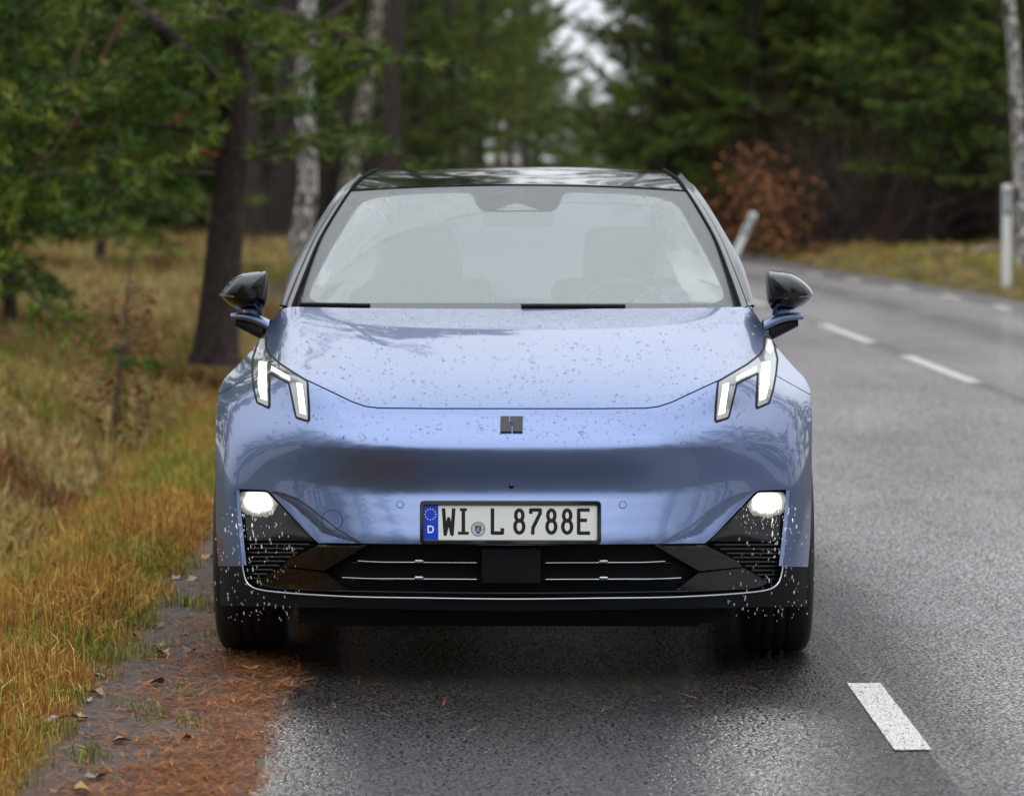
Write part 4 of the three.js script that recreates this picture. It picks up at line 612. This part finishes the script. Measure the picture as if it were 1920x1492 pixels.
// the big pine by the lay-by
{
  const base = at(402, 676, 12 - 31), t = thing('pine_tree', 'thick dark pine trunk with a long side limb standing in the verge grass', 'tree', base.toArray());
  const loc = (x, y, dz = 0) => at(x, y, 12 - 31 + dz).sub(base);
  const ctr = [[402, 684], [404, 655], [412, 560], [420, 470], [428, 380], [437, 260], [443, 170], [446, 60], [449, -60]].map(([x, y]) => loc(x, y)); up(ctr, 4, 0.1);
  const cv = new THREE.CatmullRomCurve3(ctr), pts = cv.getPoints(70), N = pts.length - 1;
  part('trunk', tube(pts, pts.map((q, i) => (lerp(0.178, 0.06, (i / N) ** 0.8)) * (1 + 0.22 * Math.exp(-q.y * 6)) * (1 + 0.05 * noise.noise(i * 0.5, 2, 0))), 20), barkMat, t);
  const limb = (ps, r0, r1, m = barkMat) => { const c = new THREE.CatmullRomCurve3(ps), q = c.getPoints(18); part('limb', tube(q, q.map((_, i) => lerp(r0, r1, i / 18) * (1 + 0.12 * noise.noise(i * 0.8, r0 * 90, 0))), 9), m, t); return c; };
  const main = limb([loc(438, 205), loc(405, 160, 0.2), loc(370, 118, 0.4), loc(320, 70, 0.6), loc(268, 30, 0.8), loc(215, -12, 1), loc(120, -90, 1.2)], 0.085, 0.045);
  limb([loc(425, 195), loc(395, 180, 0.2), loc(370, 190, 0.3), loc(345, 215, 0.3), loc(322, 230, 0.4)], 0.035, 0.018, orangeMat);
  limb([loc(420, 290), loc(395, 290, 0.1), loc(365, 275, 0.2), loc(338, 262, 0.3)], 0.028, 0.012, orangeMat);
  limb([loc(234, 10, 0.9), loc(215, 60, 1), loc(180, 130, 1.1), loc(150, 200, 1.2), loc(110, 270, 1.3), loc(70, 310, 1.4)], 0.026, 0.012, reedTwig);
  limb([loc(180, -20, 0.9), loc(160, 50, 1.2), loc(130, 140, 1.3), loc(95, 260, 1.4), loc(40, 330, 1.5), loc(-20, 390, 1.5)], 0.02, 0.01, reedTwig);
  const r = rng(61), T = new Tri(), W = [], o = { leaf: 1, step: 0.1, gap: 0.075, n: 14, len: 0.1, w: 0.012, twig: 0.42, bare: 0.15, curl: -0.03, tint: [1.05, 1.1, 0.85] };
  const hang = (c, n, t0, t1, L, dy) => { for (let k = 0; k < n; k++) { const p = c.getPoint(lerp(t0, t1, (k + r()) / n)), a = r() * 6.28; limbWith(T, W, p, V(Math.cos(a) * 0.9 - 0.2, dy * (0.3 + r()), Math.sin(a) * 0.7 + 0.2).normalize(), L * (0.5 + 0.8 * r()), r, o); } };
  hang(main, 11, 0.35, 1, 0.7, -0.4);
  const over = limb([loc(446, 40), loc(500, 20, 0.4), loc(580, 40, 0.7), loc(660, 75, 0.9), loc(720, 110, 1)], 0.04, 0.012); hang(over, 12, 0.15, 1, 0.4, -0.4);
  const back = limb([loc(445, 60), loc(420, 20, -0.5), loc(360, 10, -1), loc(280, 30, -1.4)], 0.04, 0.015); hang(back, 5, 0.4, 1, 0.7, -0.4);
  for (let k = 0; k < 26; k++) { const p = cv.getPoint(lerp(0.36, 0.98, r())), a = r() * 6.28; limbWith(T, W, p, V(Math.cos(a), 0.2, Math.sin(a)).normalize(), 1.2 + r(), r, { ...o, step: 0.2, gap: 0.14, len: 0.14, w: 0.016 }); }
  for (let k = 0; k < 18; k++) { const p = loc(lerp(-90, 270, r()), lerp(-30, 330, r() ** 0.8), lerp(-2.2, -0.4, r())), a = r() * 6.28; if (p.y < 2.0 && r() < 0.3) continue; limbWith(T, W, p.clone().add(V(0.2, 0.25, 0)), V(Math.cos(a) - 0.2, -0.25, Math.sin(a)).normalize(), 0.9 + 0.6 * r(), r, o); }
  part('twigs', mergeGeometries(W), twigMat, t).userData.kind = 'stuff'; part('crown', T.geo(), leafMat, t);
}
// leafless shrubs, a beech that keeps its brown leaves, an oak sapling
function shrub(seed, n, h, col) { const r = rng(seed), W = []; for (let k = 0; k < n; k++) { const a = r() * 6.28, b = V((r() - 0.5) * 0.5, 0, (r() - 0.5) * 0.5); let p = b, d = V(Math.cos(a) * 0.5, 1, Math.sin(a) * 0.5).normalize(); const L = h * (0.5 + 0.6 * r()), pts = [p.clone()]; for (let i = 0; i < 5; i++) { d = rot(d, r, 0.3); p = p.clone().addScaledVector(d, L / 5); pts.push(p); const e = rot(d, r, 1.2); W.push(tube([p, p.clone().addScaledVector(e, 0.3), p.clone().addScaledVector(e, 0.35).addScaledVector(d, 0.25)], [0.006, 0.004, 0.002], 3)); } W.push(tube(pts, pts.map((_, i) => lerp(0.012, 0.003, i / 5)), 4)); } return mergeGeometries(W); }
const shrubGeo = [shrub(1, 26, 2.0), shrub(2, 30, 1.6)];
{
  const r = rng(33), sm = [mat(0.085, 0.052, 0.036, 0.95), mat(0.05, 0.036, 0.03, 0.95)];
  for (let i = 0; i < 46; i++) { const px = lerp(1345, 1950, (i + r()) / 46), zc = lerp(px < 1480 ? 63.5 : 58.5, px < 1480 ? 67 : 64, r()), t = part(numbered('bare_shrub'), shrubGeo[i % 2], sm[i % 2], scene); t.position.set(...put(px, zc)); t.rotation.y = r() * 6; t.scale.setScalar(0.7 + 0.6 * r()); tag(t, 'leafless brown shrub in the undergrowth across the road', 'shrub', 'leafless shrubs across the road'); }
  for (let i = 0; i < 12; i++) { const px = lerp(470, 700, (i + r()) / 12), t = part(numbered('bare_shrub'), shrubGeo[i % 2], sm[i % 2], scene); t.position.set(...put(px, lerp(60, 78, r()))); t.rotation.y = r() * 6; t.scale.setScalar(0.8 + 0.6 * r()); tag(t, 'leafless brown shrub at the foot of the birches', 'shrub', 'leafless shrubs by the birches'); }
}
function leafy(name, label, pos, seed, h, spread, n, cols, size, stems) {
  const r = rng(seed), t = thing(name, label, 'shrub', pos), T = new Tri(), W = [];
  for (let k = 0; k < stems; k++) { let p = V((r() - 0.5) * 0.06 * stems, 0, (r() - 0.5) * 0.05 * stems), d = V((r() - 0.5) * spread / h, 1, (r() - 0.5) * spread / h).normalize(); const pts = [p.clone()], L = h * (k ? 0.6 + 0.4 * r() : 1); for (let i = 0; i < 8; i++) { d = rot(d, r, 0.1); p = p.clone().addScaledVector(d, L / 8); pts.push(p); } W.push(tube(pts, pts.map((_, i) => lerp(0.011, 0.003, i / 8)), 5));
    const cv = new THREE.CatmullRomCurve3(pts); for (let q = 0; q < n / stems; q++) { const c = cv.getPoint(0.12 + 0.75 * r()), a = r() * 6.28, L2 = spread * 0.5 * r(), e = c.clone().add(V(Math.cos(a) * L2, 0.1 * L2 - 0.1, Math.sin(a) * L2)); if (q % 5 === 0) W.push(tube([c, e], [0.004, 0.002], 3)); const nrm = V(r() - 0.5, r() - 0.3, r() - 0.5).normalize(), u = V(r() - 0.5, r() - 0.9, r() - 0.5).cross(nrm).normalize(), v = u.clone().cross(nrm), s = size * (0.6 + 0.7 * r()), c0 = cols[Math.floor(r() * cols.length)], fold = nrm.clone().multiplyScalar(s * 0.25 * r()); const A = e, B = e.clone().addScaledVector(u, s * 0.5).addScaledVector(v, s * 0.28).add(fold), C = e.clone().addScaledVector(u, s), D = e.clone().addScaledVector(u, s * 0.5).addScaledVector(v, -s * 0.28).add(fold); T.tri(A, B, C, c0); T.tri(A, C, D, c0); } }
  part('stems', mergeGeometries(W), twigMat, t); part('leaves', T.geo(), leafMat, t); return t;
}
const BROWN = [[0.3, 0.11, 0.035], [0.22, 0.085, 0.035], [0.36, 0.16, 0.06], [0.16, 0.06, 0.03]];
const BROWN2 = [[0.42, 0.17, 0.06], [0.32, 0.125, 0.045], [0.5, 0.23, 0.09], [0.24, 0.09, 0.04]];
leafy('beech_shrub', 'young beech holding orange brown leaves behind the tilted roadside post', put(1440, 59.2), 8, 2.1, 1.1, 620, BROWN2, 0.09, 7);
leafy('beech_shrub', 'small beech with orange brown leaves beside the bend of the road', put(1385, 63), 9, 2.2, 1.1, 520, BROWN2, 0.09, 6);
leafy('beech_shrub', 'low brown leafed seedling at the road edge under the wood', put(1525, 58.5), 10, 0.42, 0.4, 90, BROWN, 0.08, 2);
leafy('oak_sapling', 'thin oak sapling with withered brown leaves in the verge grass', at(203, 775, 12 - 24.5).setY(groundH(-2.4, -12.5)).toArray(), 11, 1.35, 0.6, 320, [[0.2, 0.085, 0.03], [0.14, 0.055, 0.022], [0.26, 0.12, 0.045]], 0.055, 1);
leafy('oak_sapling', 'low withered oak seedling beside the oak sapling', at(285, 740, 12 - 26).setY(groundH(-2.3, -14)).toArray(), 12, 0.5, 0.6, 90, [[0.24, 0.1, 0.05], [0.18, 0.07, 0.04]], 0.05, 2);
// boulders in the clearing
{
  const sm = new THREE.MeshStandardMaterial({ color: new THREE.Color().setRGB(0.25, 0.25, 0.27), map: gravelTex, roughness: 0.9 });
  const boulder = (px, py, w, h, label, seed) => { const p = ground(px, py), zc = 12 - p.z, g = new THREE.IcosahedronGeometry(1, 4), q = g.attributes.position, s = w * zc / FPX / 2; for (let i = 0; i < q.count; i++) { const v = V(q.getX(i), q.getY(i), q.getZ(i)), k = 1 + 0.35 * fbm(v.x * 1.3 + seed, v.y * 1.3, v.z * 1.3); q.setXYZ(i, v.x * k * s, Math.max(-0.2, v.y) * k * h * zc / FPX, v.z * k * s); } g.computeVertexNormals(); const o = part(numbered('boulder'), g, sm, scene); o.position.set(p.x, groundH(p.x, p.z), p.z); tag(o, label, 'boulder'); };
  boulder(228, 490, 26, 28, 'upright grey boulder furthest back in the clearing', 1); boulder(234, 517, 40, 16, 'low grey boulder in front of the upright one in the clearing', 2); boulder(306, 512, 36, 18, 'rounded grey boulder nearest the thick pine trunk in the clearing', 3); boulder(62, 586, 32, 18, 'pale boulder under the hanging pine branches', 4); boulder(291, 674, 22, 9, 'small half buried stone by the oak sapling', 5); boulder(346, 750, 12, 8, 'small white stone on the verge beside the car', 6); boulder(1655, 516, 16, 7, 'small white stone on the far road verge', 7);
}
// fallen log, roadside posts
{
  const a = at(1729, 503, 12 - 53), b = at(1878, 479, 12 - 54); const p0 = V(a.x, groundH(a.x, a.z) + 0.07, a.z), p1 = V(b.x, groundH(b.x, b.z) + 0.14, b.z);
  const l = thing('fallen_log', 'pale fallen birch log lying on the far verge beside the upright post', 'log', p0.toArray()); const pts = Array.from({ length: 9 }, (_, i) => p1.clone().sub(p0).multiplyScalar(i / 8).add(V(0, 0.02 * Math.sin(i), 0))); part('stem', tube(pts, pts.map((_, i) => lerp(0.03, 0.05, i / 8)), 10), barkMat2, l); const cap = new THREE.CircleGeometry(0.05, 14); cap.rotateY(Math.PI / 2); cap.translate(...pts[8].toArray()); part('cut_end', cap, mat(0.5, 0.27, 0.12, 0.8), l);
  const post = (base, H, tilt, label, mark) => { const o = thing('roadside_post', label, 'post', base); o.rotation.z = -tilt; const s = new THREE.Shape(); s.moveTo(-0.042, 0); s.lineTo(0.042, 0); s.lineTo(0.044, H - 0.02); s.lineTo(0.02, H); s.lineTo(-0.044, H - 0.012); s.closePath(); const g = new THREE.ExtrudeGeometry(s, { depth: 0.05, bevelEnabled: true, bevelThickness: 0.012, bevelSize: 0.008, bevelSegments: 2 }); part('post_body', g, mat(0.66, 0.66, 0.64, 0.5), o); const f = new THREE.BoxGeometry(0.075, 0.27, 0.008); f.translate(0, H - 0.2, 0.066); const rf = part('reflector_frame', f, mat(0.1, 0.1, 0.11, 0.5), o); const gl = new THREE.BoxGeometry(0.034, 0.19, 0.006); gl.translate(0, H - 0.2, 0.072); part('reflector', gl, mat(mark, mark, mark, 0.25, { clearcoat: 1 }), rf); };
  const u = ground(1887, 543); post([u.x, groundH(u.x, u.z) - 0.02, u.z], 1.17, 0, 'upright white roadside post with a framed reflector on the far verge', 0.6);
  const v = ground(1366, 497); post([at(1366, 497, 12 - 56).x, groundH(3.0, -44) - 0.05, 12 - 56], 0.86, 0.42, 'white roadside post leaning over beside the car roof pillar', 0.6);
}
// ---------------------------------------------------------------- grass, needles, fallen leaves, water
function grassTuft(seed, n, h, spread, w) {
  const r = rng(seed), T = new Tri();
  for (let i = 0; i < n; i++) {
    const a = r() * 6.28, R = spread * Math.sqrt(r()), p = V(Math.cos(a) * R, 0, Math.sin(a) * R), b = r() * 6.28, lean = 0.1 + 0.9 * r() ** 1.6, H = h * (0.35 + 0.75 * r()), s = V(-Math.sin(b), 0, Math.cos(b)).multiplyScalar(w / 2), d = V(Math.cos(b), 0, Math.sin(b)), k = 0.5 + 0.9 * r() ** 1.4, gg = r() < 0.1 ? 1.35 : 1, c = [k, k * gg, k];
    const m = p.clone().addScaledVector(d, H * 0.2 * lean).add(V(0, H * 0.55, 0)), e = p.clone().addScaledVector(d, H * 0.75 * lean).add(V(0, H * (0.95 - 0.35 * lean), 0));
    T.tri(p.clone().add(s), p.clone().sub(s), m.clone().addScaledVector(s, 0.8), c); T.tri(p.clone().sub(s), m.clone().addScaledVector(s, -0.8), m.clone().addScaledVector(s, 0.8), c); T.tri(m.clone().addScaledVector(s, 0.8), m.clone().addScaledVector(s, -0.8), e, c);
  }
  return T.geo();
}
const grassMat = new THREE.MeshPhysicalMaterial({ vertexColors: true, roughness: 0.75, side: THREE.DoubleSide, specularIntensity: 0.4 });
const STRAW = [[0.45, 0.22, 0.04], [0.36, 0.14, 0.025], [0.54, 0.34, 0.1], [0.26, 0.095, 0.02], [0.44, 0.28, 0.06]], GREEN = [[0.2, 0.2, 0.03], [0.15, 0.19, 0.025], [0.27, 0.25, 0.04]], PALE = [[0.5, 0.36, 0.16], [0.42, 0.3, 0.12], [0.36, 0.2, 0.07], [0.3, 0.25, 0.07]];
const RUST = [[0.22, 0.1, 0.04], [0.16, 0.07, 0.035], [0.28, 0.14, 0.05]];
function scatter(name, label, geo, n, seed, where, m = grassMat, cat = 'grass') {        // where(r) -> [x, z, scale, colour] or null
  const r = rng(seed), o = new THREE.InstancedMesh(geo, m, n), M4 = new THREE.Matrix4(), Q = new THREE.Quaternion(), C = new THREE.Color(); let k = 0, tries = 0;
  while (k < n && tries++ < n * 12) { const w = where(r); if (!w) continue; Q.setFromEuler(new THREE.Euler((r() - 0.5) * 0.3, r() * 6.28, (r() - 0.5) * 0.3)); const s = w[2]; M4.compose(V(w[0], (w[4] ?? groundH(w[0], w[1])) - 0.005, w[1]), Q, V(s, s * (0.8 + 0.4 * r()), s)); o.setMatrixAt(k, M4); const v = 0.75 + 0.5 * r(); C.setRGB(w[3][0] * v, w[3][1] * v, w[3][2] * v); o.setColorAt(k, C); k++; }
  o.count = k; return stuff(name, o, label, cat);
}
const pick = (a, r) => a[Math.floor(r() * a.length)];
const verge = (x, z) => x < -1.2 - 0.1 * noise.noise(z * 1.3, 4, 0) - 0.12 * Math.max(0, noise.noise(z * 3.7, 7, 0));
const greenish = (x, z) => fbm(x * 0.8 + 4, z * 0.5, 3) + 0.35 * smooth(-2, -14, z) * smooth(-2.6, -1.6, x);
for (const [i, sd] of [[0, 21], [1, 22], [2, 23]]) scatter('verge_grass', 'orange brown autumn grass along the verge beside the car', grassTuft(sd, 40, [0.13, 0.095, 0.16][i], [0.075, 0.06, 0.08][i], 0.003), 7000, 40 + i, (r) => { const z = 4.2 - 27 * r() ** 1.35, x = -1.15 - 2.2 * r() ** 1.2; if (!verge(x, z)) return null; const dt = Math.exp(-(((x + 2.22) / 0.16) ** 2)); if (r() < 0.6 * dt) return null; const g = greenish(x, z) + (r() - 0.5) * 0.5; return [x, z, (0.6 + 0.6 * r()) * smooth(-1.05, -1.5, x) + 0.25, g > 0.2 ? pick(GREEN, r) : pick(STRAW, r)]; });
for (const [i, sd] of [[0, 24], [1, 25]]) scatter('meadow_grass', 'withered pale brown grass of the clearing', grassTuft(sd, 20, 0.3, 0.14, 0.009), 9000, 50 + i, (r) => { const zc = 16 + 58 * r() ** 1.3, x = -0.17 * zc + (0.17 * zc - 2.3) * r(), z = 12 - zc; if (x > -2.1 || x > 0) return null; const moss = fbm(x * 0.22 + 3.3, z * 0.12, 5); if (z < -26 && moss > 0.26 && r() < 0.85) return null; const g = fbm(x * 0.5, z * 0.3, 8) + (r() - 0.5) * 0.6; return [x, z, 0.55 + 0.6 * r(), g > 0.3 ? pick(GREEN, r) : fbm(x * 0.6, z * 0.35, 12) > 0.12 ? pick(RUST, r) : pick(PALE, r)]; });
scatter('far_verge_grass', 'yellowish brown grass on the far side of the road', grassTuft(26, 18, 0.2, 0.12, 0.008), 5200, 60, (r) => { const zc = 30 + 38 * r(), x = 2.5 + 7.5 * r(), z = 12 - zc, s = lane(x, z); if (s < 2.95) return null; return [x, z, 0.4 + 0.6 * r() * smooth(2.9, 4, s) + 0.15, r() < 0.35 ? pick(GREEN, r) : r() < 0.25 ? pick(STRAW, r) : pick(PALE, r)]; });
{ // brown needles along the asphalt edge
  const T = new Tri(); const nd = (a, len, w) => { const d = V(Math.cos(a), 0, Math.sin(a)), s = V(-d.z, 0, d.x).multiplyScalar(w / 2), e = d.clone().multiplyScalar(len); T.tri(s, s.clone().negate(), e.clone().add(V(0, 0.005, 0)), [1, 1, 1]); };
  nd(0, 0.06, 0.0017); nd(0.14, 0.055, 0.0016);
  const NC = [[0.34, 0.11, 0.025], [0.22, 0.065, 0.016], [0.4, 0.18, 0.06], [0.13, 0.045, 0.016], [0.1, 0.055, 0.035]];
  const dens = (x, z) => { const t = smooth(-1.3, -1.0, x) * smooth(-0.6 + edgeNoise(z), -0.74 + edgeNoise(z), x); return t * (0.35 + 0.65 * smooth(-1.05, -0.8, x)) * (0.62 + 1.1 * fbm(x * 2.6, z * 3.4, 4)) ; };
  scatter('pine_needles', 'rust coloured fallen pine needles along the edge of the asphalt', T.geo(), 34000, 71, (r) => { const z = 2.6 - 9 * r() ** 1.5, x = -1.4 + 0.95 * r(); if (r() > dens(x, z)) return null; return [x, z, 0.8 + 0.5 * r(), pick(NC, r), Math.max(groundH(x, z) + 0.01, -0.02) + 0.024 + 0.012 * r()]; }, grassMat, 'needles');
  scatter('stray_needles', 'single orange pine needles lying on the wet asphalt before the car', T.geo(), 150, 72, (r) => { const z = 2.2 - 2.6 * r(), x = -0.6 + 1.7 * r() ** 1.3; return [x, z, 0.6 + 0.7 * r(), pick(NC, r), 0.009]; }, grassMat, 'needles');
  const L = new Tri(); { const o = []; for (let k = 0; k < 9; k++) { const a = k / 9 * 6.28, q = 0.02 * (1 + 0.35 * Math.sin(a * 3)); o.push(V(Math.cos(a) * q * 1.5, 0.006 + 0.008 * Math.sin(a * 2), Math.sin(a) * q)); } for (let k = 0; k < 9; k++) L.tri(V(0, 0.004, 0), o[(k + 1) % 9], o[k], [1, 1, 1]); }
  scatter('fallen_leaves', 'scattered brown and grey fallen leaves on the gravel shoulder', L.geo(), 90, 73, (r) => { const z = 2 - 9 * r(), x = -1.45 + 0.7 * r(); return [x, z, 0.5 + 0.7 * r(), pick([[0.24, 0.15, 0.1], [0.3, 0.24, 0.2], [0.22, 0.1, 0.04], [0.35, 0.2, 0.08]], r), Math.max(groundH(x, z) + 0.01, -0.02) + 0.035]; }, grassMat, 'leaves');
  scatter('shoulder_grass', 'small green blades growing out of the gravel shoulder', grassTuft(28, 14, 0.06, 0.035, 0.003), 260, 74, (r) => { const z = 2 - 10 * r(), x = -1.35 + 0.5 * r() ** 1.6; if (fbm(x * 4, z * 2.2, 6) < 0.12) return null; return [x, z, 0.6 + 0.8 * r(), pick(GREEN, r), Math.max(groundH(x, z) + 0.01, -0.02) + 0.02]; });
}
{ // beads of rain on the paint and rain in the lamp light
  const g = new THREE.SphereGeometry(1, 10, 7), wm = mat(1, 1, 1, 0.02, { transmission: 1, thickness: 0.004, ior: 1.33 });
  const bead = (name, n, seed, where) => { const r = rng(seed), o = new THREE.InstancedMesh(g, wm, n), m = new THREE.Matrix4(), q = new THREE.Quaternion(); let k = 0, t = 0; while (k < n && t++ < n * 20) { const w = where(r); if (!w) continue; const [x, y, s] = w, p = skin()(x, y), e = 1, tx = skin()(x + e, y).sub(skin()(x - e, y)), ty = skin()(x, y + e).sub(skin()(x, y - e)), nn = ty.cross(tx).normalize(); if (nn.z < 0) nn.negate(); q.setFromUnitVectors(V(0, 1, 0), nn); m.compose(p.addScaledVector(nn, s * 0.2), q, V(s * (0.8 + 0.5 * r()), s * 0.62, s * (0.8 + 0.6 * r()))); o.setMatrixAt(k++, m); } o.count = k; o.name = name; o.userData.kind = 'stuff'; car.add(shadow(o)); };
  bead('rain_beads', 2600, 5, (r) => { const x = (r() - 0.5) * 900, y = 580 + 250 * r() ** 0.8; if (Math.abs(x) > SIL(y) - 12) return null; if (sHood(x, y) > -3 && sHood(x, y) < 4) return null; const c = fbm(x * 0.02, y * 0.05, 2); if (r() > 0.55 + 1.2 * c) return null; return [x, y, 0.0011 + 0.0034 * r() ** 4]; });
  bead('rain_beads', 5200, 7, (r) => { const x = (r() - 0.5) * 880, y = 579 + 62 * r(); if (sHood(x, y) > -4) return null; if (y > 612 + 34 * fbm(x * 0.014, 3.3, 1) + 26 * fbm(x * 0.06, 1.2, 5)) return null; return [x, y, 0.0007 + 0.0011 * r() ** 2]; });
  bead('rain_beads', 1500, 6, (r) => { const x = (r() - 0.5) * 1040, y = 830 + 110 * r(); if (Math.abs(x) > SIL(y) - 10 || sGrille(x, y) < 8) return null; return [x, y, 0.0007 + 0.0014 * r() ** 3]; });
  const r = rng(8), n = 420, o = new THREE.InstancedMesh(g, mat(0.95, 0.95, 0.9, 0.4, { transmission: 0.9, thickness: 0 }), n), m = new THREE.Matrix4(), q = new THREE.Quaternion();
  for (let k = 0; k < n; k++) { const s = k % 2 ? 1 : -1, y = 950 + 215 * r() ** 1.5, x = s * (485 + (r() + r() - 1) * lerp(75, 110, (y - 950) / 215)), p = P3(x, y, -0.02 - 0.4 * r() + 0.25), w = 0.0008 + 0.0016 * r() ** 2; q.setFromEuler(new THREE.Euler(0, 0, -s * 0.1 + (r() - 0.5) * 0.25)); m.compose(p, q, V(w, w * (1.5 + 2.2 * r()), w)); o.setMatrixAt(k, m); }
  stuff('raindrops', o, 'falling raindrops caught in the beams of the headlights', 'rain');
}
renderer.render(scene, camera);
